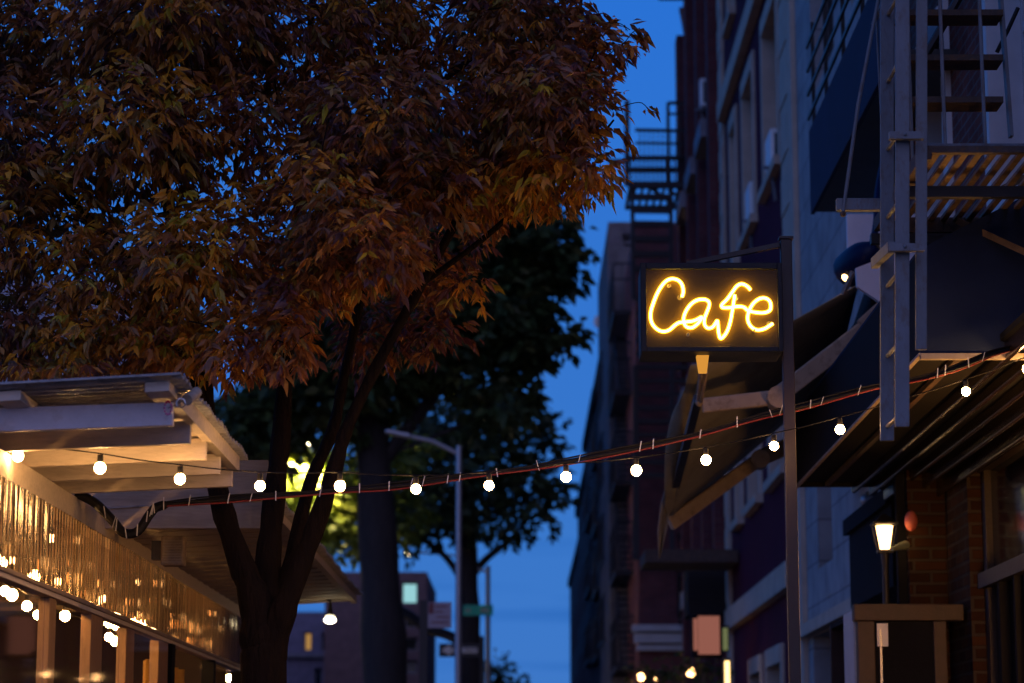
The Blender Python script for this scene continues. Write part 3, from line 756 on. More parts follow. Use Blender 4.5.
# pink lit panel, low plants and lights at the far shopfronts
p, q_ = at(696, 616, 31), at(720, 654, 31)
T = thing('lit_sign_box', ((p.x + q_.x) / 2, 31, q_.z), 'salmon pink lit panel box under the far awning, above the dark plants', 'light box')
MB().box(p.x + .03, q_.x, 31, 31.1, q_.z, p.z).build('lit_face', 'lit_pink', T)
MB().box(p.x - .03, p.x + .02, 31.02, 31.3, q_.z + .05, p.z - .03).build('side_face', 'lit_pink', T)
MB().box(p.x - .05, q_.x + .04, 31.101, 31.34, q_.z - .04, p.z + .04).build('case', 'dark_wall', T)
p, q_ = at(723, 628, 32), at(728, 650, 32)
T = thing('tube_light', (p.x, 32, q_.z), 'pale green upright tube lamp over the bright yellow one, by the plum building', 'lamp')
MB().box(p.x, q_.x, 32, 32.05, q_.z, p.z).build('tube', 'lit_green', T)
MB().box(p.x - .02, q_.x + .02, 32.051, 32.1, q_.z - .02, p.z + .04).build('mount', 'dark_metal', T)
p, q_ = at(725, 661, 30), at(730, 695, 30)
T = thing('tube_light', (p.x, 30, q_.z), 'bright yellow upright tube lamp at the corner of the plum building', 'lamp')
MB().box(p.x, q_.x, 30, 30.05, q_.z, p.z).build('tube', 'lit_tube', T)
MB().box(p.x - .02, q_.x + .02, 30.051, 30.1, q_.z - .02, p.z + .04).build('mount', 'dark_metal', T)
# dark shop canopy in the distance (slatted)
T = thing('shutter_canopy', at(700, 560, 36), 'dark slatted sloping canopy on the far brick facade, above the salmon panel', 'canopy')
cc = MB()
z0_, z1_ = at(700, 614, 35).z, at(700, 566, 35).z
for k in range(14):
    zz = z0_ + (z1_ - z0_) * k / 14; cc.box(2.42, 2.98, 35 - .02 * (k % 2), 35.06, zz, zz + .035)
cc.build('slats', 'black_iron', T)
MB().box(2.44, 2.98, 35.061, 36.2, z0_, z1_).build('canopy_body', 'dark_wall', T)
T = thing('iron_beam', at(690, 552, 33), 'dark brown flat canopy beam under the open awning, in front of the red building', 'canopy')
p, q_ = at(645, 545, 33), at(728, 562, 33)
MB().box(p.x, 2.98, 33, 34.4, q_.z, p.z - .06).build('beam', 'rust_metal', T)

# ================================================================== retractable awning
T = thing('retractable_awning', at(790, 330, 15), 'open grey canvas retractable awning with tan folding arms, behind the Cafe sign', 'awning')
A0, A1 = at(858, 284, 14.9), at(700, 366, 14.9)      # near edge wall side / street side
B0, B1 = at(835, 380, 19.0), at(672, 515, 17.2)      # far edge
rows = []
for i in range(15):
    t = i / 14
    e0 = A0.lerp(A1, t); e1 = B0.lerp(B1, t)
    row = []
    for j in range(13):
        s_ = j / 12
        p = e0.lerp(e1, s_); sag = -0.10 * math.sin(math.pi * s_) * math.sin(math.pi * t) - .015 * math.sin(s_ * 37 + t * 3)
        row.append(p + Vector((0, 0, sag)))
    rows.append(row)
MB().grid(rows).build('canopy', 'fabric_green', T, solid=.006)
# valance hanging and curling from the street edge
pr = [at(696, 364, 14.9), at(690, 384, 15.2), at(674, 410, 15.7), at(667, 440, 16.1), at(666, 470, 16.5), at(668, 505, 17.0), at(672, 516, 17.2)]
pr = catmull(pr, 4); rows = []
for k, p in enumerate(pr):
    t = k / (len(pr) - 1); b = A1.lerp(B1, t)
    rows.append([b.lerp(p, s_) + Vector((-.05 * math.sin(math.pi * s_), 0, 0)) for s_ in (0, .25, .5, .75, 1)])
MB().grid(rows).build('valance', 'fabric_green', T, solid=.005)
fl = [[at(673, 480, 17.0), at(672, 500, 17.1), at(667, 530, 17.1), at(661, 556, 17.1)], [at(666, 484, 17.0), at(660, 505, 17.05), at(657, 530, 17.1), at(658, 560, 17.15)]]
MB().grid([[fl[0][k].lerp(fl[1][k], s_) + Vector((0, .05 * math.sin(s_ * 5), 0)) for k in range(4)] for s_ in (0, .3, .6, 1)]).build('loose_flap', 'valance', T, solid=.005)
fb = MB(); fb.beam(at(698, 398, 14.95), at(672, 500, 17.1), .05, .05); fb.build('front_bar', 'dark_metal', T)
lk = MB(); lk.tube([at(701, 372, 13.5), at(698, 400, 14.9)], .012, 6); lk.tube([at(706, 372, 13.5), at(701, 402, 14.9)], .012, 6); lk.ball(at(700, 402, 14.9), .03, 10, 8)
lk.build('link_rods', 'tan_metal', T)
def arm(sh, el, en, w=.05, h=.11):
    a = MB(); a.beam(sh, el, w, h); a1 = a.build('arm', 'tan_metal', T, bevel=.01)
    b = MB(); b.beam(el + Vector((0, .06, .0)), en, w * .9, h * .85); b.build('forearm', 'tan_metal', T, bevel=.01)
    c_ = MB(); c_.tube([el + Vector((0, -.04, -.01)), el + Vector((0, .1, -.01))], .07, 12); c_.build('elbow', 'tan_metal', a1)
    s_ = MB(); s_.beam(sh + Vector((-.06, -.03, -.06)), sh + Vector((.12, -.03, .1)), .06, .16); s_.build('shoulder', 'tan_metal', a1, bevel=.01)
arm(at(874, 322, 14.95), at(778, 396, 14.8), at(702, 406, 14.9))
arm(at(822, 432, 18.2), at(760, 458, 17.6), at(670, 524, 17.2), .05, .12)
ap, aq = at(855, 268, 15.0), at(916, 306, 15.0)
cs = MB(); cs.prism([at(856, 268, 14.3), at(884, 257, 14.3), at(916, 257, 14.3), at(916, 311, 14.3), at(893, 311, 14.3), at(880, 302, 14.3), at(857, 286, 14.3)], (0, .05, 0)); cs.build('end_cover', 'sheet_white', T)
MB().beam(at(880, 290, 15.1), Vector((2.6, 19.3, at(880, 290, 15.1).z)), .12, .2).build('roller_case', 'fabric_dark', T)
T = thing('timber_panel', at(865, 240, 16), 'pale upright board on the wall above the awning end cover', 'board')
p, q_ = at(847, 214, 15.8), at(880, 262, 15.8); MB().box(p.x, 2.95, 15.8, 15.86, q_.z, p.z).build('board', 'sheet_white', T)

# gooseneck barn lamp
T = thing('barn_lamp', at(860, 262, 14.6), 'blue enamel gooseneck lamp with lit mouth above the awning end', 'lamp')
pts = [at(886, 150, 15.2), at(878, 190, 15), at(876, 225, 14.8), at(872, 245, 14.7)]
MB().tube(catmull(pts, 5), .022, 8).build('arm', 'blue_enamel', T)
sh = [at(878, 246, 14.7), at(868, 254, 14.75), at(858, 263, 14.85), at(851, 270, 14.95)]
MB().tube(catmull(sh, 4), [.03, .045, .062, .078, .092, .102, .108, .112, .115, .117, .119, .121, .122][:len(catmull(sh, 4))], 16, caps=False).build('shade', 'blue_enamel', T, solid=.004)
MB().ball(at(846, 277, 14.85), .026, 12, 8).build('lamp_glow', 'lantern_glow', T)
MB().beam(at(853, 272, 14.5), at(843, 294, 14.6), .02, .03).build('bracket', 'wood_trim', T)

# ================================================================== Cafe sign and its post
dS = 11.0
pp = at(790, 240, dS); pw = (at(797, 500, dS).x - at(786, 500, dS).x) / 2
xp = at(791.0, 500, dS).x
T = thing('sign_post', (xp, dS, 0), 'dark brown square steel post holding the Cafe sign, with a sloping top arm', 'post')
MB().box(xp - .026, xp + .026, dS - .026, dS + .026, 0, pp.z).build('post', 'brown_post', T, bevel=.004)
MB().beam((xp - .026, dS + .02, pp.z - .02), at(687, 264, dS + .06), .028, .022).build('top_arm', 'brown_post', T)
MB().box(xp - .11, xp + .11, dS - .11, dS + .11, 0, .015).build('base_plate', 'brown_post', T)
MB().box(xp - .033, xp + .033, dS - .033, dS + .033, pp.z + .001, pp.z + .012).build('cap', 'brown_post', T)
s0, s1 = at(641, 264, dS - .1), at(783, 351, dS - .1)
yF = dS - .1; yB = yF + .2
T = thing('cafe_sign', ((s0.x + s1.x) / 2, dS, s1.z), 'black framed box sign with glowing yellow neon script reading Cafe', 'sign')
x0, x1, z0, z1 = s0.x, min(s1.x, xp - .027), s1.z, s0.z
bd = MB(); t = .012
bd.box(x0, x1, yF, yB + .1, z0, z0 + t); bd.box(x0, x1, yF, yB + .1, z1 - t, z1); bd.box(x0, x0 + t, yF, yB + .1, z0 + t, z1 - t); bd.box(x1 - t, x1, yF, yB + .1, z0 + t, z1 - t)
bd.box(x0 + t, x1 - t, yB + .08, yB + .1, z0 + t, z1 - t)
bd.build('case', 'navy_frame', T, bevel=.003)
i0, i1 = at(646, 269.5, yF), at(778.5, 347, yF)
fr = MB(); f0 = yF - .012
fr.box(x0 - .004, i0.x, f0, yF - .0005, z0 - .004, z1 + .004); fr.box(i1.x, x1 + .002, f0, yF - .0005, z0 - .004, z1 + .004)
fr.box(i0.x, i1.x, f0, yF - .0005, i0.z, z1 + .004); fr.box(i0.x, i1.x, f0, yF - .0005, z0 - .004, i1.z)
fr.build('frame', 'navy_frame', T, bevel=.003)
yb = yF + .075
MB().box(x0 + t + .001, x1 - t - .001, yb, yb + .01, z0 + t + .001, z1 - t - .001).build('backboard', 'sign_back', T)
MB().box(x0 + t, x1 - t, yF + .002, yF + .005, z0 + t, z1 - t).build('glass_front', clear_glass('sign_glass', (0.99, 0.99, 0.99), 0.01, 0.0, 0.3), T)
def zp(u, v, y): return at(620 + u / 5.2556, 250 + v / 5.2556, y)
neon1 = [(325, 246), (332, 225), (330, 195), (318, 170), (298, 156), (270, 152), (243, 163), (218, 190), (195, 230), (175, 280), (162, 325), (163, 370), (180, 403), (208, 424), (236, 428), (262, 418), (285, 398), (310, 382), (345, 378), (385, 373), (415, 360), (428, 352), (424, 368), (405, 390), (378, 408), (352, 405), (337, 385), (336, 350), (352, 312), (378, 280), (410, 262), (445, 260), (466, 272), (468, 295), (455, 330), (444, 362), (445, 392), (462, 410), (486, 405), (502, 385), (511, 372), (515, 395), (518, 430), (528, 464), (548, 450), (566, 420), (580, 375), (590, 320), (598, 270), (603, 236)]
neon2 = [(686, 210), (668, 190), (640, 178), (614, 190), (590, 222), (562, 260), (535, 288), (540, 302), (575, 303), (615, 297), (650, 300), (672, 318), (712, 328), (756, 330), (786, 318), (793, 293), (784, 265), (758, 252), (726, 260), (695, 288), (675, 330), (672, 370), (690, 403), (722, 420), (758, 414), (783, 400), (803, 386)]
yN = yF + .059
for nn in (neon1, neon2):
    pts = []
    for k, (u, v) in enumerate(nn):
        p = zp(u, v, yN)
        p.y += .002 * math.sin(k * .9); pts.append(p)
    pts = catmull(pts, 5)
    tb = MB().tube(pts, .0060, 10).build('neon_letters', 'neon_core', T)
    MB().tube(pts, .0100, 10).build('glass_tube', 'neon_shell', tb)
for (u, v) in ((314, 250), (783, 388)):
    c_ = zp(u, v, yN + .004); MB().tube([c_ + Vector((.0095 * math.cos(a), 0, .0095 * math.sin(a))) for a in np.linspace(.4, 6.0, 18)], .0028, 8).build('electrode_loop', glow('electrode_%d' % u, (1.0, 0.5, 0.05), .55), T)
for (u, v) in ((258, 190), (312, 248), (357, 445), (612, 255), (785, 388), (705, 424)):
    p = zp(u, v, yb - .002)
    e_ = MB(); e_.tube([p, p + Vector((0, -.026, .0))], [.0065, .004], 10); e_.tube([p + Vector((0, -.001, 0)), p + Vector((0, -.006, 0))], .009, 12)
    e_.build('tube_support', mat('clear_plastic_clip_%d' % u, (0.5, 0.4, 0.15), 0.3), T)
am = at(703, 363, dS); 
lb = MB(); frustum(lb, Vector((am.x, dS + .03, 0)),   .026, .040, at(703, 373, dS + .03).z, z0 - .001, 4); lb.build('neon_lit_bracket', 'amber', T)  # awning bracket block; the neon light on it is put in as a glow

T = thing('assumed_globe_lamp', (2.78, 12.0, G + .85), 'assumed warm round globe lamp on the shopfront wall outside the right edge, added to light the leaves', 'lamp')  # assumed lamp out of view, added to throw warm light on the leaves
MB().ball((2.64, 12.0, G + 1.02), .11, 16, 12).build('globe', glow('assumed_globe_glow', (1.0, 0.45, 0.12), 160), T)
MB().tube([(2.84, 12.0, G + .85), (2.66, 12.0, G + .85), (2.64, 12.0, G + .91)], .02, 8).build('arm', 'black_metal', T)
# ================================================================== string light across the sidewalk
bl = [(18, 456), (100, 468), (180, 479), (260, 486), (340, 486), (416, 489), (489, 485.5), (566, 477), (636.5, 470.5), (706, 460), (774, 446), (840, 429.5), (903, 411), (966, 391.5), (1027, 369)]
def sd(px): return 9.35 + 1.85 * min(1.1, max(0, px / 1024.0))
T = thing('string_light', at(512, 480, sd(512)), 'thin black wire of round warm bulbs strung across the sidewalk', 'string light')
brng = random.Random(11)
def bulb(parent, p, r=.0215, m='bulb', s='rubber'):
    r = r * brng.uniform(.93, 1.07)
    g = MB().ball(p, r, 18, 12, brng.uniform(1.0, 1.08)).build('bulb', m, parent)
    MB().tube([p + Vector((0, 0, r * .93)), p + Vector((0, 0, r * 1.3)), p + Vector((0, 0, r + .03))], [.010, .0125, .0115], 10).build('socket', s, g)
    return g
wp_ = []
prevp = at(-60, 440, 9.9) + Vector((0, 0, .05))
wp_.append(prevp)
for (px, py) in bl:
    p = at(px, py, sd(px)); bulb(T, p)
    top = p + Vector((0, 0, .058)); 
    if len(wp_) > 0:
        a = wp_[-1]; wp_.append(a.lerp(top, .5) + Vector((0, 0, -.004)))
    wp_.append(top)
wp_.append(at(1100, 335, 11.3))
MB().tube(catmull(wp_, 3), .0028, 6).build('wire', 'rubber', T)
# second string nearer the cables right hand
# black cable bundle with red cord and ties
cb_ = [(76, 493), (95, 503), (112, 520), (124, 533), (138, 531), (150, 514), (160, 506), (190, 502), (240, 499), (300, 495), (350, 490), (400, 486), (460, 478), (520, 470), (566, 462), (640, 448), (700, 435), (760, 417), (810, 405), (870, 389), (920, 379), (960, 367), (1000, 352), (1060, 340)]
def cd(px): return 10.85 + .35 * px / 1024
T = thing('cable_bundle', at(512, 470, cd(512)), 'black cable bundle with a red cord, silver zip ties, crossing above the bulbs', 'cable')
Pc = [at(x, y, cd(x)) for x, y in cb_]
cm = catmull(Pc, 5)
def off(pts, a, b, amp=.0, ph=0): return [p + Vector((0, a + amp * math.sin(i * .31 + ph), b + amp * math.cos(i * .37 + ph))) for i, p in enumerate(pts)]
rads = [.022 if i < 32 else .009 for i in range(len(cm))]
MB().tube(off(cm, 0, .0), rads, 8).build('cable', 'rubber', T)
MB().tube(off(cm[28:], .006, .009, .004, 1), .006, 6).build('cable', 'rubber', T)
MB().tube(off(cm[28:], -.004, .015, .004, 2), .004, 6).build('cable', 'rubber', T)
rd = off(cm[30:], -.012, -.011, .004, .5)
MB().tube(rd, .0042, 8).build('red_cord', 'red_cord', T)
zrng = random.Random(3)
i = 8
while i < len(cm) - 3:
    p = cm[i]; rr_ = .024 if i < 32 else .02
    zt2 = MB(); d_ = (cm[i + 1] - cm[i - 1]).normalized()
    lean = zrng.uniform(-.35, .35)
    up = Vector((lean, 0, 1)).normalized(); L_ = rr_ + zrng.uniform(.0, .012)
    zt2.beam(p + up * (-rr_) + Vector((0, -.022, 0)), p + up * L_ + Vector((0, -.022, 0)), .0045, .003)
    zt2.build('zip_tie', 'zip', T)
    i += zrng.choice([1, 2, 3, 4])

# ================================================================== dining shed (left)
XW = -2.0
T = thing('dining_shed', (XW, 12, 0), 'timber outdoor dining shed with corrugated clear panels and lit windows, left', 'shed')
d_s, d_e = 6.0, 17.6
hw0, hw1, hb = 0.835, 1.175, 1.285     # strip bottom, strip top, rafter bearing height (above eye level)
# recompute heights from the picture lines on the wall plane
hw1 = onx(0, 476, XW).z - G; hw0 = onx(0, 566, XW).z - G; hb = onx(5, 451, XW).z - G
MB().box(XW - .12, XW + .0, d_s, d_e, G + hw1 + .0, G + hb).build('top_beam', 'wood_pale', T, bevel=.004)
MB().box(XW - .10, XW + .022, d_s, d_e, G + hw0 - .022, G + hw0 - .002).build('sill_beam', 'wood_trim', T, bevel=.004)
MB().box(XW - .04, XW + .012, d_s, d_e, G + hw0 - .042, G + hw0 - .023).build('head_beam', 'wood_pale', T)
def strip(a, b, xx):
    nn = int((b - a) / .012); rows = []
    for z in (G + hw0, G + hw1 - .002):
        rows.append([Vector((xx + .009 * math.sin(2 * math.pi * (a + (b - a) * k / nn) / .065), a + (b - a) * k / nn, z)) for k in range(nn + 1)])
    return MB().grid(rows)
for a, b, xx in ((6.2, 9.2, XW + .012), (9.21, 11.6, XW + .012), (11.61, 13.75, XW + .020), (13.8, 17.5, XW + .004)):
    strip(a, b, xx).build('corrugated_panel', 'poly', T)
# window posts
for px0, px1 in ((43, 56), (80, 103), (119, 135), (150, 169)):
    ya, yb_ = onx(px0, 620, XW).y, onx(px1, 620, XW).y
    ym = onx(px0 + (px1 - px0) * .5, 620, XW).y
    MB().box(XW - .05, XW + .0, ym, yb_, 0, G + hw0 - .043).build('window_post', 'wood_post', T, bevel=.004)
ya = onx(-30, 620, XW).y
for y0 in (6.0, 7.2, 8.4, 9.30): MB().box(XW - .035, XW + .0, y0 - .08, y0, 0, G + hw0 - .043).build('window_post', 'wood_post', T, bevel=.004)
for y0, y1 in ((13.85, 13.98), (15.75, 15.85), (17.35, 17.5)): MB().box(XW - .06, XW + .02, y0, y1, 0, G + hw0 - .043).build('window_post', 'dark_wall', T)
edges = [6.0, 7.12, 8.32, 9.27, onx(43, 620, XW).y, onx(80, 620, XW).y, onx(119, 620, XW).y, onx(150, 620, XW).y]
ends_ = [7.12, 8.32, 9.27, onx(43, 620, XW).y, onx(80, 620, XW).y, onx(119, 620, XW).y, onx(150, 620, XW).y, 13.84]
for a, b in zip(edges, ends_):
    MB().box(XW + .003, XW + .007, a + .002, b - .002, 0.9, G + hw0 - .043).build('window_pane', 'glass_dirty', T)
MB().box(XW - .075, XW - .07, 15.86, 17.34, 0.9, G + hw0 - .043).build('window_pane', 'glass_dirty', T)
MB().box(XW - .09, XW + .02, d_s, 17.5, 0.0, 0.9).build('lower_wall', 'wood_frame', T)
# interior
MB().box(-4.3, XW - .12, d_s, d_e, G + hb + .02, G + hb + .06).build('inner_ceiling', 'wood_post', T)
bw = MB(); bw.box(-4.35, -4.3, d_s, d_e, 0, 1.3); bw.box(-4.35, -4.3, d_s, d_e, G + .95, G + hb)
for y in np.arange(d_s, d_e, 1.3): bw.box(-4.35, -4.3, y, y + .1, 1.3, G + .95)
bw.build('road_side_wall', 'wood_trim', T)
MB().box(-4.3, XW - .12, d_e - .05, d_e, 0, G + hb).build('end_wall', 'plaster_dark', T)
MB().box(-4.3, XW - .12, d_s, d_e, -.14, .02).build('floor', 'wood_frame', T)
ib = MB()
for y in np.arange(9.6, 17.2, .8): ib.box(-4.29, XW - .13, y, y + .05, G + hb - .1, G + hb + .015)
ib.build('inner_joists', 'wood_trim', T)
# near canopy: rafters, purlins, sheet
xr = -1.2
def rz_(x): return G + 1.285 + (-2 - x) * -.0625 + (hb - 1.285)
for i, (yr, m_) in enumerate(((8.85, 'wood_white'), (9.33, 'wood_pale'), (9.81, 'wood_pale'), (10.28, 'wood_pale'), (10.72, 'wood_pale'))):
    xe_ = -1.285
    z0_, z1_ = rz_(-2.0) - .012, rz_(xe_) - .012
    h_ = .088
    if i == 0: z0_ -= .0
    MB().prism([(-2.35 if i else -2.6, yr, z0_ - .0), (xe_, yr, z1_), (xe_, yr, z1_ + h_), (-2.35 if i else -2.6, yr, z0_ + h_)], (0, .038, 0)).build('rafter', m_, T, bevel=.003)
for x in (-1.86, -1.32):
    MB().prism([(x - .045, 8.68, rz_(x - .045) + .0895), (x + .045, 8.68, rz_(x + .045) + .0895), (x + .045, 8.68, rz_(x + .045) + .127), (x - .045, 8.68, rz_(x - .045) + .127)], (0, 2.2, 0)).build('purlin', 'wood_pale', T, bevel=.003)
MB().prism([(-1.262, 6.8, rz_(-1.262) - .0), (-1.235, 6.8, rz_(-1.262) + .0), (-1.235, 6.8, rz_(-1.262) + .125), (-1.262, 6.8, rz_(-1.262) + .125)], (0, 4.08, 0)).build('edge_fascia', 'wood_pale', T) if False else None
def corr_roof(ya, yb, xa, xb_, zf, amp=.010, per=.076, lift=.13):
    nn = int((yb - ya) / .0125); rows = []
    for i in range(5):
        x = xa + (xb_ - xa) * i / 4
        rows.append([Vector((x + .006 * math.sin(k * .13) * (i == 4), ya + (yb - ya) * k / nn, zf(x) + lift + amp * math.sin(2 * math.pi * k * (yb - ya) / nn / per) + .006 * math.sin(k * .021 + i))) for k in range(nn + 1)])
    return MB().grid(rows)
corr_roof(8.62, 9.9, -4.5, -1.228, rz_, lift=.140).build('roof_sheet', 'roof_sheet', T, solid=.004)
corr_roof(9.8, 10.92, -4.5, -1.232, rz_, lift=.140).build('roof_sheet', 'roof_sheet', T, solid=.004)
MB().prism([(-1.30, 8.9, rz_(-1.25) + .06), (-1.262, 8.9, rz_(-1.25) + .06), (-1.262, 8.9, rz_(-1.25) + .128), (-1.30, 8.9, rz_(-1.25) + .128)], (0, 1.9, 0)).build('edge_board', 'wood_pale', T)
# far canopy with boarded soffit
zf2 = lambda x: G + 1.23 + (x + 2) * .06
y0, y1 = 11.65, 17.55
nb = int((y1 - y0) / .14)
sf = MB()
for k in range(nb):
    yy = y0 + k * .14
    zz = .004 * (k % 2)
    sf.prism([(-2.0, yy, zf2(-2) + zz), (-1.22, yy, zf2(-1.22) + zz), (-1.22, yy, zf2(-1.22) + .02 + zz), (-2.0, yy, zf2(-2) + .02 + zz)], (0, .128, 0))
sf.build('soffit_boards', 'soffit', T)
MB().box(-2.5, -1.22, y0 - .04, y0, zf2(-2) - .03, zf2(-2) + .3).build('end_board', 'soffit', T)
MB().prism([(-1.219, y0, zf2(-1.22) - .01), (-1.18, y0, zf2(-1.22) - .01), (-1.18, y0, zf2(-1.22) + .035), (-1.219, y0, zf2(-1.22) + .035)], (0, y1 - y0, 0)).build('edge_fascia', 'soffit', T)
corr_roof(y0 - .05, y1 + .15, -4.5, -1.15, zf2, lift=.06).build('roof_sheet', 'roof_sheet', T, solid=.004)
# curtain
rows = []
for z in (0.3, G + hw0 - .12):
    rows.append([Vector((XW - .16 + .04 * math.sin(k * 1.1), 14.05 + k * .045, z)) for k in range(34)])
tag(MB().grid(rows).build('curtain', 'curtain', None, solid=.004), 'amber cloth curtain hanging inside the far doorway of the dining shed', 'curtain')

# clip-on things at the near corner of the canopy
p = at(168, 408, 8.79)
T = thing('wire_ornament', p, 'small pink and red bead ring ornament hung on the white canopy beam', 'ornament')
M['bead_pink'] = mat('pink_glass_bead', (0.55, 0.16, 0.32), 0.12, var=0.1); M['bead_red'] = mat('red_glass_bead', (0.6, 0.02, 0.06), 0.15, var=0.1)
for k in range(12):
    a = 2 * math.pi * k / 12
    MB().ball(p + Vector((.013 * math.cos(a), 0, .024 * math.sin(a))), .0048, 8, 6).build('bead', 'bead_red' if k in (2, 3, 4) else 'bead_pink', T)
MB().tube([p, at(178, 404, 8.83), at(184, 400, 8.85)], .0016, 6).build('wire_loop', 'rubber', T)
p = at(186, 396, 8.86)
T = thing('canopy_clamp', p, 'bright steel clamp with a short pale tube at the canopy corner', 'clamp')
MB().tube([at(176, 391, 8.84), at(194, 390, 8.95)], [.010, .010], 12).build('clamp_jaw', 'chrome', T)
MB().tube([at(187, 400, 8.82), at(197, 392, 8.9)], [.022, .02], 14).build('tube', 'soffit', T)
MB().tube([at(181 + 4.5 * math.cos(a), 403 + 4.5 * math.sin(a), 8.8) for a in np.linspace(0, 6.28, 16)], .0025, 6).build('ring', 'chrome', T)

# interior string lights in the shed
T = thing('indoor_string_light', (-2.5, 13, G + .95), 'warm bulbs strung inside the dining shed, seen through its windows, extra ones added to light the posts', 'string light')
ins = [(12, 592), (27, 603), (38, 612), (65, 613), (109, 620), (115, 638), (109, 634), (116, 622), (223, 674), (216, 672), (229, 675), (186, 660), (189, 663), (5, 588)]
IP = []
for y_ in (8.9, 9.7, 10.5, 11.2): IP.append(Vector((-2.32, y_, G + .93))); bulb(T, IP[-1], .027, 'bulb_in')  # extra bulbs near the window, added to light its posts
for k, (px, py) in enumerate(ins):
    p = onx(px, py + 3, -2.45 - .12 * (k % 3)); IP.append(p); bulb(T, p, .027, 'bulb_in')
MB().tube(sorted([p + Vector((0, 0, .06)) for p in IP], key=lambda v: v.y), .003, 5).build('wire', 'rubber', T)
T = thing('indoor_string_light', (-2.25, 13, G + 1.1), 'row of warm bulbs glowing behind the corrugated clear panels', 'string light')
IP = []
for k, y in enumerate(np.arange(8.6, 17.2, .62)):
    p = Vector((-2.2 - .13 * ((k * 7) % 4), y, G + hw1 - .06 - .05 * ((k * 5) % 4))); IP.append(p); bulb(T, p, .020, 'bulb_strip')
MB().tube([p + Vector((0, 0, .055)) for p in IP], .003, 5).build('wire', 'rubber', T)

# flood lamp under the far canopy end, speaker
p = at(330, 620, 17.2)
T = thing('flood_lamp', p, 'bright round flood lamp under the far end of the shed canopy', 'lamp')
MB().ball(p, .045, 16, 10, .6).build('lamp_face', 'flood', T)
MB().tube([p + Vector((0, .0, .024)), p + Vector((0, .01, .05)), p + Vector((0, .02, .13))], [.04, .018, .008], 10).build('housing', 'dark_metal', T)
MB().beam(p + Vector((0, .02, .14)), p + Vector((-.12, .1, .2)), .02, .02).build('bracket', 'dark_metal', T)
p, q_ = at(161, 536, 11.9), at(183, 565, 11.9)
T = thing('loudspeaker', ((p.x + q_.x) / 2, 12, q_.z), 'brown outdoor loudspeaker box under the shed canopy', 'speaker')
MB().box(p.x, q_.x, 11.9, 12.02, q_.z, p.z).build('cabinet', 'wood_trim', T, bevel=.008)
gl = MB()
for k in range(9): gl.box(p.x + .01, q_.x - .01, 11.89, 11.899, q_.z + .012 + k * .013, q_.z + .018 + k * .013)
gl.build('grille', 'soffit', T)
MB().box(p.x - .05, p.x - .001, 11.93, 12.0, q_.z + .03, p.z - .02).build('bracket', 'dark_metal', T)
p = at(70, 656, 37)
T = thing('traffic_signal', (p.x, 37, 0), 'traffic signal with red light on, seen through the shed windows', 'traffic light')
MB().box(p.x - .15, p.x + .15, 37, 37.25, p.z - .9, p.z + .2).build('housing', 'dark_metal', T)
MB().ball((p.x, 36.99, p.z), .22, 12, 8).build('red_lens', 'red_signal', T)
MB().tube([(p.x, 37.12, 0), (p.x, 37.12, p.z - .9)], .07, 8).build('pole', 'dark_metal', T)

# ================================================================== far left and street end buildings
T = thing('blue_grey_building', (-6, 85, 0), 'low blue grey building with arched windows, one amber lit, below the shed canopy', 'building')
xl_, xr_ = at(200, 640, 85).x, at(374, 640, 85).x
ops = []
for px in (228, 254, 279, 308, 325, 349):
    a, b = at(px - 4, 632, 85), at(px + 4, 651, 85)
    ops.append((a.x, b.x, b.z, a.z, 'lit_amber' if px == 308 else 'pane'))
for px in (240, 275, 318, 349):
    a, b = at(px - 4, 668, 85), at(px + 4, 690, 85); ops.append((a.x, b.x, b.z, a.z, 'pane'))
ops2 = []
cols = {}
for o in ops: ops2.append(o)
us = [(o[0], o[1]) for o in ops2]
facade(T, 'F', 85, xl_, xr_, 0, at(300, 612, 85).z, mat('blue_grey_stucco', (0.20, 0.18, 0.25), 0.8), ops2, frame_mat='blue_grey', bars=False)
zz = at(300, 654, 85).z; MB().box(xl_, xr_, 84.8, 84.997, zz - .12, zz).build('string_course', 'blue_grey', T)
T = thing('brown_tower_block', (-3.5, 75, 0), 'brown brick block with one pale lit window, left of the street lamp', 'building')
xl_, xr_ = at(396, 600, 75).x, at(427, 600, 75).x
a, b = at(401.5, 582, 75), at(418, 604, 75)
ops = [(a.x, b.x, b.z, a.z, 'lit_window')]
for y_ in (622, 645, 668): 
    a2, b2 = at(405, y_ - 8, 75), at(418, y_ + 6, 75); ops.append((a.x + .1, b.x, b2.z, a2.z, 'pane'))
facade(T, 'F', 75, xl_ - 2.2, xr_, 0, at(400, 572, 75).z, mat('dusky_brown_brick', (0.20, 0.12, 0.12), 0.8), ops, frame_mat='blue_grey', bars=False)
T = thing('pale_side_building', (-12, 45, 0), 'pale building across the road glimpsed through gaps in the orange leaves', 'building')
xl_ = -17.0
ops = [(u, u + 1.2, z0_, z0_ + 1.9, 'lit_amber' if (i * 3 + j) % 11 == 4 else 'pane') for i, u in enumerate(np.arange(-16, -8, 2.3)) for j, z0_ in enumerate((2, 5.2, 8.4))]
facade(T, 'F', 46, -17, -7.4, 0, 11.2, mat('pale_blue_render', (0.34, 0.35, 0.42), 0.8), ops, frame_mat='white_paint')
T = thing('far_row_building', (-15, 90, 0), 'dark row of brick houses along the far side of the road', 'building')
facade(T, 'L', -13.5, 50, 140, 0, 9.5, 'brick_maroon', [(u, u + 1.2, z0_, z0_ + 1.9) for u in np.arange(53, 100, 4) for z0_ in (2, 5.2)], frame_mat='blue_grey')

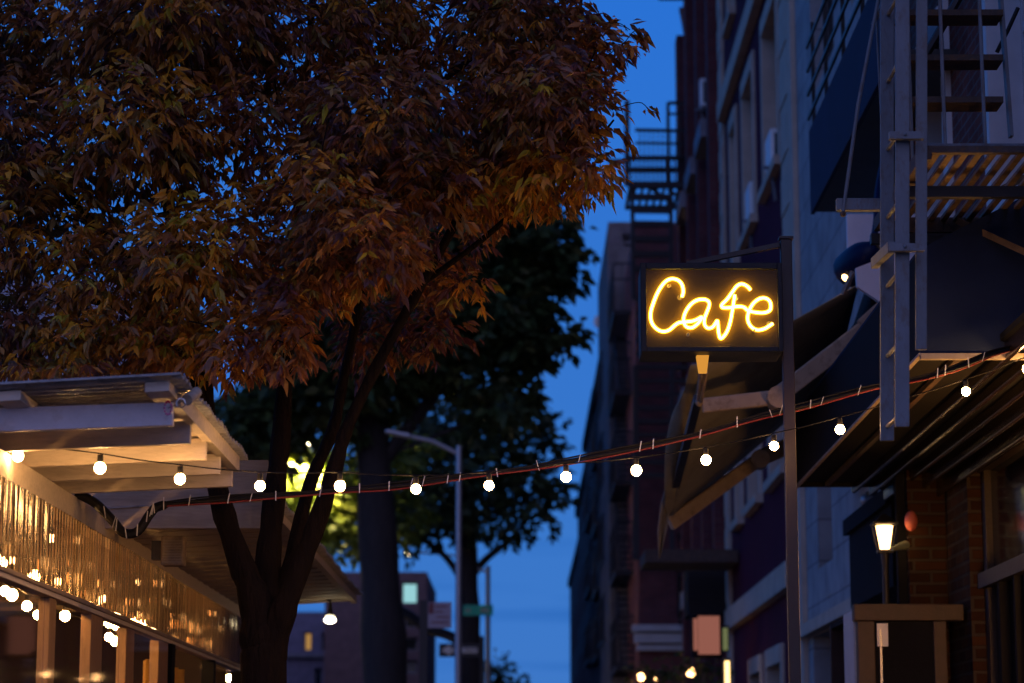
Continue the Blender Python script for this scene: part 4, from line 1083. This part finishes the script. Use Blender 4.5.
# ================================================================== street furniture down the road
def lamp(label, pole_px, base_d, top_py, arm_pts, r=.07, lit=False, head=None, group='street lamps along the road', light=0):
    p = at(pole_px, top_py, base_d)
    T = thing('street_lamp', (p.x, base_d, 0), label, 'street lamp', group)
    MB().tube([(p.x, base_d, 0), (p.x, base_d, 1.2), (p.x, base_d, p.z)], [r * 1.25, r, r * .75], 10).build('pole', 'galv', T)
    ap_ = [at(x, y, base_d) for x, y in arm_pts]
    MB().tube([p - Vector((0, 0, .12))] + ap_, [.034] * (len(ap_) + 1), 8).build('arm', 'galv', T)
    hp_ = ap_[-1]; dv_ = (ap_[-1] - ap_[-2]).normalized() if len(ap_) > 1 else Vector((-1, 0, 0))
    hd = MB(); hd.beam(hp_ - dv_ * .05, hp_ + dv_ * .35, .16, .07); hd.build('head', 'galv', T, bevel=.03)
    if lit:
        MB().ball(hp_ + dv_ * .25 + Vector((0, -.02, -.05)), .085, 12, 8, .7).build('lamp_lens', 'street_glow', T)
        if light:
            L_ = bpy.data.lights.new('street_lamp_light', 'SPOT'); L_.energy = light; L_.spot_size = R(135); L_.spot_blend = .4; L_.color = (1, .72, .36); L_.shadow_soft_size = .1
            lo = bpy.data.objects.new('street_lamp_light', L_); COL.objects.link(lo); lo.parent = T; lo.rotation_euler = (0, R(22), 0)
            lo.location = (hp_ + dv_ * .25 + Vector((0, 0, -.3))) - ORG[T.name]
    return T
lamp('unlit grey street lamp with its long arm reaching left, before the far tree', 459, 36, 446, [(432, 441), (408, 436)], .058)
lamp('lit street lamp far down the road, left of the tall grey pole', 459, 70, 552, [(430, 553), (415, 553)], .06, lit=True)
lamp('bright street lamp behind the tree stems over the lit green leaves', 262, 49, 452, [(285, 447), (300, 443)], .07, lit=True, light=8000)
p = at(488, 566, 55)
T = thing('traffic_pole', (p.x, 55, 0), 'slim grey pole carrying the green street name sign', 'pole')
MB().tube([(p.x, 55, 0), (p.x, 55, p.z)], [.07, .055], 8).build('pole', 'galv', T)
MB().tube([at(488, 572, 55), at(478, 569, 55)], .03, 6).build('stub_arm', 'galv', T)
a, b = at(463, 605, 54.9), at(493, 615.5, 54.9)
T = thing('street_name_sign', ((a.x + b.x) / 2, 54.9, b.z), 'small green street name sign on the slim pole', 'sign')
MB().box(a.x, b.x, 54.86, 54.88, b.z, a.z).build('blade', 'teal_sign', T)
wd = MB()
for x0_, x1_ in ((.05, .09), (.11, .17), (.40, .44), (.46, .52), (.54, .58)): wd.box(a.x + x0_, a.x + x1_, 54.852, 54.859, b.z + .07, a.z - .08)
wd.build('lettering', 'parking_face', T)
a, b = at(439, 643.5, 48), at(479, 657, 48)
T = thing('one_way_sign', ((a.x + b.x) / 2, 48, b.z), 'black one way sign with a white arrow pointing left, on the black post', 'sign')
MB().box(a.x, b.x, 48, 48.02, b.z, a.z).build('plate', 'sign_black', T)
cz = (a.z + b.z) / 2; W_ = b.x - a.x
MB().prism([(a.x + .04, 47.985, cz), (a.x + .22, 47.985, cz + .11), (a.x + .22, 47.985, cz + .055), (b.x - .03, 47.985, cz + .055), (b.x - .03, 47.985, cz - .055), (a.x + .22, 47.985, cz - .055), (a.x + .22, 47.985, cz - .11)], (0, .012, 0)).build('arrow', 'sign_white', T)
fc = bpy.data.curves.new('one_way_text', 'FONT'); fc.body = 'ONE WAY'; fc.size = .11; fc.extrude = .003; fc.align_x = 'CENTER'; fc.align_y = 'CENTER'
fo = bpy.data.objects.new('lettering', fc); COL.objects.link(fo); fo.parent = T; fo.rotation_euler = (R(90), 0, 0)
fo.location = Vector((a.x + .1 + W_ / 2, 47.978, cz)) - ORG[T.name]; fc.materials.append(M['sign_black'])
bpy.context.view_layer.update()
me_ = bpy.data.meshes.new_from_object(fo.evaluated_get(bpy.context.evaluated_depsgraph_get()))
fm = bpy.data.objects.new('sign_text', me_); COL.objects.link(fm); fm.parent = T; fm.location = fo.location; fm.rotation_euler = fo.rotation_euler; bpy.data.objects.remove(fo)
MB().box(b.x - .0, b.x + .10, 48.0, 48.1, 0, at(480, 636, 48).z).build('post', 'black_metal', T)
p = at(424, 600, 34)
T = thing('parking_sign', (p.x, 34, 0), 'pale parking rules sign on a thick black post, left of the tall grey pole', 'sign')
MB().box(p.x - .06, p.x + .05, 34, 34.1, 0, p.z).build('post', 'black_metal', T)
a, b = at(428, 602, 33.95), at(451.5, 628, 33.95)
MB().box(a.x, b.x, 33.95, 33.97, b.z, a.z).build('plate', 'parking_face', T)
tx = MB(); H_ = a.z - b.z
for k, (u0_, u1_) in enumerate(((.3, .8), (.3, .65), (.35, .9), (.12, .85))): tx.box(a.x + (b.x - a.x) * u0_, a.x + (b.x - a.x) * u1_, 33.942, 33.949, a.z - H_ * (.18 + .2 * k) - .008, a.z - H_ * (.18 + .2 * k) + .008)
tx.build('printed_lines', 'sign_red', T)
MB().box(a.x + .01, a.x + .08, 33.943, 33.949, a.z - H_ * .45, a.z - .01).build('red_symbol', 'sign_red', T)
T = thing('signal_mast', at(430, 630, 42), 'dark sloping traffic arm behind the parking sign', 'traffic arm')
MB().tube(catmull([at(396, 609, 42), at(410, 616, 42), at(428, 629, 42), at(445, 634, 42), at(458, 640, 42)], 4), [.09] * 17, 8).build('arm', 'black_metal', T)

# lights among plants low at right
T = thing('string_light', at(665, 675, 32), 'short string of three warm bulbs over the dark planter, far right kerb', 'string light')
for px, py, r_ in ((641, 677, .05), (691, 672.5, .062), (656, 679, .018)):
    bulb(T, at(px, py, 32), r_, 'bulb_far')
MB().tube([at(630, 668, 32), at(656, 674, 32), at(691, 666, 32), at(720, 660, 32)], .008, 5).build('wire', 'rubber', T)

# ================================================================== foliage
def leaf_mesh(name, pos, dirs, size, cols, parent, m, nleaf=6, fold=.25, droop=.5, narrow=.30):
    """compound leaves: each has nleaf pointed leaflets of six vertices folded along the midrib"""
    N = len(pos)
    dirs = dirs / np.linalg.norm(dirs, axis=1, keepdims=True)
    up = np.array([0, 0, 1.0])
    side = np.cross(dirs, up); side /= (np.linalg.norm(side, axis=1, keepdims=True) + 1e-6)
    V = []; C = []
    for k in range(nleaf):
        ang = (k - (nleaf - 1) / 2) / nleaf * 2.9
        off_ = 0 if k == (nleaf - 1) // 2 else .12
        jit = rng.normal(0, .2, N); a = ang + jit
        d = dirs * np.cos(a)[:, None] + side * np.sin(a)[:, None]
        d = d + np.array([0, 0, -1.0]) * (droop * rng.uniform(.4, 1.5, N))[:, None]
        d /= np.linalg.norm(d, axis=1, keepdims=True)
        rnd = rng.normal(0, 1, (N, 3)); nrm = rnd - (rnd * d).sum(1, keepdims=True) * d
        nrm = nrm / np.linalg.norm(nrm, axis=1, keepdims=True) + np.array([0, 0, .6]); 
        w = np.cross(d, nrm); w /= (np.linalg.norm(w, axis=1, keepdims=True) + 1e-6)
        nn = np.cross(w, d)
        L = size * rng.uniform(.6, 1.25, N); W = L * narrow * rng.uniform(.8, 1.2, N)
        base = pos + dirs * (size * rng.uniform(-.5, .9, N))[:, None]
        L = L[:, None]; W = W[:, None]
        curve = np.array([0, 0, -1.0]) * L
        p0 = base; tip = base + d * L + curve * .18
        m1 = base + d * L * .38 + curve * .02
        l1 = m1 + w * W * .5 + nn * W * fold; r1 = m1 - w * W * .5 + nn * W * fold
        m2 = base + d * L * .68 + curve * .07
        l2 = m2 + w * W * .33 + nn * W * fold * .7; r2 = m2 - w * W * .33 + nn * W * fold * .7
        V.append(np.stack([p0, m1, m2, tip, l1, l2, r1, r2], 1))
        C.append(cols * rng.uniform(.75, 1.25, (N, 1)))
    V = np.concatenate(V).reshape(-1, 3); nl = len(V) // 8
    C = np.concatenate(C)
    tri = np.array([[0, 1, 4], [4, 1, 2], [4, 2, 5], [5, 2, 3], [0, 6, 1], [6, 2, 1], [6, 7, 2], [7, 3, 2]])
    Fc = (np.arange(nl)[:, None, None] * 8 + tri[None]).reshape(-1, 3)
    og = np.array(ORG[parent.name]) if parent else np.zeros(3)
    me = bpy.data.meshes.new(name)
    me.vertices.add(len(V)); me.vertices.foreach_set('co', (V - og).astype(np.float32).ravel())
    me.loops.add(len(Fc) * 3); me.loops.foreach_set('vertex_index', Fc.ravel().astype(np.int32))
    me.polygons.add(len(Fc)); me.polygons.foreach_set('loop_start', np.arange(0, len(Fc) * 3, 3, dtype=np.int32)); me.polygons.foreach_set('loop_total', np.full(len(Fc), 3, dtype=np.int32))
    me.update(calc_edges=True)
    ca = me.color_attributes.new('Col', 'FLOAT_COLOR', 'POINT')
    cc = np.ones((len(V), 4), np.float32); cc[:, :3] = np.repeat(C, 8, axis=0); ca.data.foreach_set('color', cc.ravel())
    me.materials.append(m)
    o = bpy.data.objects.new(name, me); COL.objects.link(o)
    if parent: o.parent = parent; ORG[o.name] = ORG[parent.name]
    return o

def blob_points(blobs, per_px, depth):
    P = []; D = []
    for b in blobs:
        px, py, d, r = b[:4]; ry = b[4] if len(b) > 4 else r; dens = b[5] if len(b) > 5 else 1
        c_ = np.array(at(px, py, d)); s_ = d / F
        dz = depth * min(1, max(.35, r / 80))
        N = max(4, int(per_px * r * ry * dens))
        u = rng.normal(0, 1, (N, 3)); u /= np.linalg.norm(u, axis=1, keepdims=True); rad = rng.uniform(0, 1, N) ** .42
        p = u * rad[:, None] * np.array([r * s_, dz, ry * s_])
        # clump into sprays
        P.append(c_ + p); D.append(u + rng.normal(0, .5, (N, 3)))
    return np.concatenate(P), np.concatenate(D)

pal = lambda N, cols, wts: np.array(cols)[rng.choice(len(cols), N, p=np.array(wts) / sum(wts))]

tb = at(262, 683, 11.25)
T = thing('street_tree', (tb.x, 11.25, 0), 'foreground multi stemmed street tree with drooping orange brown autumn leaves', 'tree')
D0 = 11.25
stems = [
    ([(262, 1000), (262, 683), (262, 640), (255, 600), (238, 560), (222, 500), (208, 430), (200, 370), (192, 300), (170, 220), (150, 120), (120, 0), (100, -150)], [30, 27, 25, 20, 15, 13, 12, 11, 9, 7, 6, 5, 4], 0.0),
    ([(262, 660), (266, 610), (270, 560), (274, 500), (280, 430), (288, 350), (292, 280), (300, 180), (310, 60), (320, -100)], [24, 20, 16, 14, 12, 10, 9, 7, 5, 4], .12),
    ([(268, 660), (278, 620), (298, 578), (318, 520), (334, 465), (350, 425), (385, 350), (420, 285), (470, 200), (520, 110), (560, 30)], [22, 18, 13, 12, 10, 8, 7, 6, 5, 4, 3], -.05),
    ([(272, 640), (286, 585), (300, 530), (312, 478), (331, 430), (345, 380), (360, 300), (375, 200), (400, 80), (420, -60)], [16, 13, 9, 8.5, 8, 6.5, 6, 5, 4, 3], .22),
    ([(208, 430), (180, 340), (130, 260), (80, 210), (30, 150), (-40, 90)], [8, 6, 6, 5, 4, 3], -.2),
    ([(292, 280), (330, 190), (400, 120), (470, 60), (540, 20)], [7, 5, 4, 3.5, 2], -.3),
    ([(420, 285), (480, 240), (540, 190), (580, 160), (612, 120)], [4, 3.5, 3, 2, 1.2], -.3),
    ([(200, 370), (150, 320), (90, 300), (40, 290)], [6, 5, 4, 3], -.1),
]
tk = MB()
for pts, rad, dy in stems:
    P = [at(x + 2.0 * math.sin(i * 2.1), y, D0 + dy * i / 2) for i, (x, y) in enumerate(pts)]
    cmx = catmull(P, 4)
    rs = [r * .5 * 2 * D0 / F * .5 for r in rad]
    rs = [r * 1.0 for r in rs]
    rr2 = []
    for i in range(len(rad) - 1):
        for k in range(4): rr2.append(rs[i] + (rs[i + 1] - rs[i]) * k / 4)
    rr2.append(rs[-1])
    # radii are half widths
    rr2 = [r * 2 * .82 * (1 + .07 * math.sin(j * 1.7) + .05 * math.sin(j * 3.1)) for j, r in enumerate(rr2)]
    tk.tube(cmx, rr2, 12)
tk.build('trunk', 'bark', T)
blobs = [(60, 40, 11.2, 115, 75), (180, 20, 10.6, 120, 75), (300, 30, 11.2, 120, 75), (420, 20, 11.4, 115, 70), (515, 30, 10.9, 80, 65), (580, 65, 10.8, 45, 50), (590, 30, 10.9, 30, 25, .6), (610, 50, 10.7, 28, 20, .7),
         (545, 115, 10.6, 70, 55), (592, 110, 10.6, 30, 40, .8), (590, 165, 10.5, 28, 32, .7), (480, 110, 11, 80, 60), (380, 130, 10.6, 90, 65), (260, 130, 11, 100, 65), (140, 130, 10.7, 100, 65), (30, 150, 11.1, 90, 75),
         (40, 230, 11, 85, 65), (30, 330, 11.4, 75, 42), (115, 290, 11, 75, 60), (110, 350, 11.1, 80, 28), (170, 350, 11, 55, 30), (190, 260, 10.7, 70, 65), (235, 345, 10.7, 50, 38), (285, 330, 10.5, 30, 50), (240, 250, 11, 70, 65),
         (330, 210, 10.5, 75, 55), (370, 250, 10.4, 60, 42), (310, 270, 10.6, 50, 40), (420, 195, 10.7, 65, 55), (480, 190, 10.9, 50, 30), (545, 175, 10.7, 48, 34), (425, 265, 11.8, 45, 35), (430, 330, 12.3, 42, 40, .8), (370, 340, 12.3, 38, 45, .7), (465, 285, 11.3, 25, 18, .6),
         (460, 235, 12.2, 40, 30, .7), (20, 375, 10.9, 40, 14, .8), (60, 365, 10.6, 50, 18, .7),
         # beyond the frame: the rest of the crown
         (60, -90, 11.2, 150, 90, .5), (230, -110, 11.4, 150, 90, .5), (400, -100, 11.2, 140, 90, .5), (520, -60, 11, 90, 60, .5), (150, -240, 11.6, 200, 100, .3), (380, -230, 11.4, 170, 90, .3),
         (-110, 60, 11.3, 120, 110, .4), (-100, 230, 11.3, 110, 100, .4), (250, -60, 13.2, 230, 120, .35), (-230, 100, 11.6, 120, 150, .3)]
P, D = blob_points(blobs, .135, .75)
cols = pal(len(P), [(.46, .17, .025), (.36, .12, .022), (.22, .07, .035), (.30, .20, .03), (.26, .14, .09), (.52, .23, .035)], [5, 5, 3, 2, 3, 3])
lm = leaf_mat('autumn_leaf', trans=.35, rough=.42)

# twigs of a few outer sprays
tw = MB()
for (pts) in ([(600, 60), (622, 45), (632, 33), (640, 28)], [(612, 110), (630, 104), (642, 103), (650, 112)], [(600, 165), (606, 185), (609, 200)], [(560, 190), (566, 205), (568, 212)], [(590, 25), (615, 22), (630, 30)]):
    tw.tube(catmull([at(x, y, 10.6) for x, y in pts], 3), .0022, 5)
for _ in range(160):
    k = rng.integers(len(P)); p = Vector(P[k]); q_ = p + Vector((rng.normal(0, .12), rng.normal(0, .12), rng.uniform(-.02, .2)))
    tw.tube([q_, p.lerp(q_, .5) + Vector((0, 0, .02)), p], [.004, .003, .0015], 5)
tag(tw.build('twigs', 'bark', T), kind='stuff')
sp_ = np.array([list(at(x, y, 10.6)) for x, y in ((640, 35), (648, 112), (610, 195), (568, 208), (630, 32), (618, 60), (624, 140), (615, 175))])
sp_ = np.repeat(sp_, 2, 0) + rng.normal(0, .012, (16, 3))
P = np.concatenate([P, sp_]); D = np.concatenate([D, np.tile([[1, 0, -.6]], (16, 1)) + rng.normal(0, .3, (16, 3))])
cols = np.concatenate([cols, pal(16, [(.30, .12, .025), (.22, .09, .02)], [1, 1])])
def wob(P, f, ph):
    return (np.sin(P[:, 0] * f + ph) + np.sin(P[:, 1] * f * 1.1 + ph * 2.3 + P[:, 0]) + np.sin(P[:, 2] * f * 1.2 + ph * .7 + P[:, 1] * 1.7)) / 3
w1, w2 = wob(P, 7.5, 1.3), wob(P, 17, 4.1)
keep = (w1 + w2 * .8 + rng.normal(0, .25, len(P))) > -.34
P, D, cols = P[keep], D[keep], cols[keep]
# autumn colour turns in golden and rusty patches; mauve ones paint in sky sheen
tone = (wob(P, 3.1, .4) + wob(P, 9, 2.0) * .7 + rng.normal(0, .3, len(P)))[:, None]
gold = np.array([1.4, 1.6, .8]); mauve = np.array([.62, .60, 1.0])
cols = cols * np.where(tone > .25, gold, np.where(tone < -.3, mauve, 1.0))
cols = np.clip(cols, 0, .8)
half = rng.random(len(P)) < .5
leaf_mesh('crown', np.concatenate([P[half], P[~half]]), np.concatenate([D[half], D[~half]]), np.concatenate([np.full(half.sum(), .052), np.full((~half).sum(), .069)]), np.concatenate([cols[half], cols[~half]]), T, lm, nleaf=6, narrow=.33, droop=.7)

def far_tree(name, label, d, trunk, rads, limbs, blobs, size, cols, wts, per_px, depth, group=None, tint=(1, 1, 1)):
    p = at(trunk[0][0], trunk[0][1], d)
    T = thing('street_tree', (p.x, d, 0), label, 'tree', group)
    m = MB()
    P0 = [Vector((p.x, d, 0))] + [at(x, y, d) for x, y in trunk]
    c_ = catmull(P0, 4); rr = [rads[0] * 1.15] + list(rads); out = []
    for i in range(len(rr) - 1):
        for k in range(4): out.append(rr[i] + (rr[i + 1] - rr[i]) * k / 4)
    out.append(rr[-1]); out = [r * d / F * (1 + .06 * math.sin(j * 1.3)) for j, r in enumerate(out)]
    m.tube(c_, out, 12)
    for lp, lr in limbs:
        cc = catmull([at(x, y, d) for x, y in lp], 4)
        m.tube(cc, [lr * d / F * (1 - .65 * i / len(cc)) for i in range(len(cc))], 8)
    m.build('trunk', 'bark_far', T)
    P, D = blob_points([(b[0], b[1], d) + tuple(b[2:]) for b in blobs], per_px, depth)
    leaf_mesh('crown', P, D, size, pal(len(P), cols, wts), T, leaf_mat(name + '_leaf', tint, .25, .6), nleaf=4, narrow=.55, droop=.2)
    return T
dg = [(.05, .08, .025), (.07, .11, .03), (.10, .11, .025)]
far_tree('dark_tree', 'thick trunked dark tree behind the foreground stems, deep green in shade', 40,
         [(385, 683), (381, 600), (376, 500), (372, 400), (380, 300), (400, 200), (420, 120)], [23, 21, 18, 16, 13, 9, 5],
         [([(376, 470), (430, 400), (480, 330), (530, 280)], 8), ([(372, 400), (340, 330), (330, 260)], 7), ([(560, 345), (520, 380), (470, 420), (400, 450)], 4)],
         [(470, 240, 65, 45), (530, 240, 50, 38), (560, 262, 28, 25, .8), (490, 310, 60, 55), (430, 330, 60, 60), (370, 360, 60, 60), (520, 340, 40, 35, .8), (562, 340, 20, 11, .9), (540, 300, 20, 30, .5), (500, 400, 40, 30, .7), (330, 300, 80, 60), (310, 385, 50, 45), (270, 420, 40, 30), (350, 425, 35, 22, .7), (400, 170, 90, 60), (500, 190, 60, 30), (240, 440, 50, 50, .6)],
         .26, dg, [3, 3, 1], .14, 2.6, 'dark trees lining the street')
far_tree('dark_tree_far', 'dark leafy tree with forked limbs behind the grey street lamp pole', 62,
         [(470, 683), (469, 640), (468, 600), (467, 550), (465, 500), (462, 450)], [13, 12, 11, 10, 8, 6],
         [([(465, 585), (450, 562), (432, 545), (418, 540)], 4.5), ([(469, 580), (485, 560), (500, 548), (512, 538), (528, 520)], 4.5), ([(462, 470), (500, 440), (540, 410)], 4)],
         [(430, 430, 55, 45), (500, 420, 50, 40), (540, 440, 30, 30, .7), (460, 480, 60, 40), (525, 480, 42, 32), (555, 495, 18, 14, .8), (490, 520, 55, 22), (420, 500, 50, 40), (440, 530, 40, 16, .7), (540, 520, 22, 12, .5), (390, 540, 30, 20, .6)],
         .26, [(.035, .055, .02), (.05, .08, .02), (.06, .07, .02)], [3, 3, 1], .14, 3.2, 'dark trees lining the street')
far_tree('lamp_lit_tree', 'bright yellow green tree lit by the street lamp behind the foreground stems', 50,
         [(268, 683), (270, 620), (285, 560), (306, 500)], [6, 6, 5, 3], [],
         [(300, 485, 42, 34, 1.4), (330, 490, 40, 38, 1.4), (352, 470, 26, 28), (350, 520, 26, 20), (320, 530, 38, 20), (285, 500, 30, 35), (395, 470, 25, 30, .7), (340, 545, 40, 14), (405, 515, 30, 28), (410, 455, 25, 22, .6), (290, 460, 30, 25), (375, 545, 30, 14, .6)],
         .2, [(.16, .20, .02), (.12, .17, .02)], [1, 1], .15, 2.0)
far_tree('distant_tree', 'small far tree top low against the sky beside the slim pole', 90,
         [(497, 690), (497, 670)], [2, 1.5], [], [(497, 676, 16, 22), (515, 688, 18, 12), (482, 672, 10, 14)], .25, dg, [1, 1, 1], .2, 1.2)
# planters
T = thing('planter_shrub', at(675, 683, 31.5), 'dark leafy shrubs in a planter under the salmon lit panel', 'shrub')
P, D = blob_points([(650, 676, 31.6, 28, 12), (685, 672, 31.6, 34, 16), (715, 668, 31.6, 22, 14), (705, 655, 31.6, 10, 10, .5), (667, 656, 31.6, 14, 6, .5), (690, 700, 31.6, 50, 22)], .09, .4)
leaf_mesh('foliage', P, D, .09, pal(len(P), dg, [1, 1, 1]), T, leaf_mat('shrub_leaf'), nleaf=4, narrow=.4)
p = at(690, 720, 31.6)
MB().box(p.x - .8, p.x + .7, 31.3, 31.9, 0, p.z).build('planter_box', 'dark_wall', T)

# ------------------------------------------------------------------ render settings
scene.view_settings.view_transform = 'Standard'
scene.view_settings.look = 'None'
scene.view_settings.exposure = 0
scene.view_settings.gamma = 1
cy = scene.cycles
cy.use_denoising = True
cy.use_adaptive_sampling = True
cy.adaptive_threshold = 0.015
cy.caustics_reflective = False
cy.caustics_refractive = False
cy.sample_clamp_indirect = 4
cy.max_bounces = 8
cy.transparent_max_bounces = 12
cy.use_light_tree = True
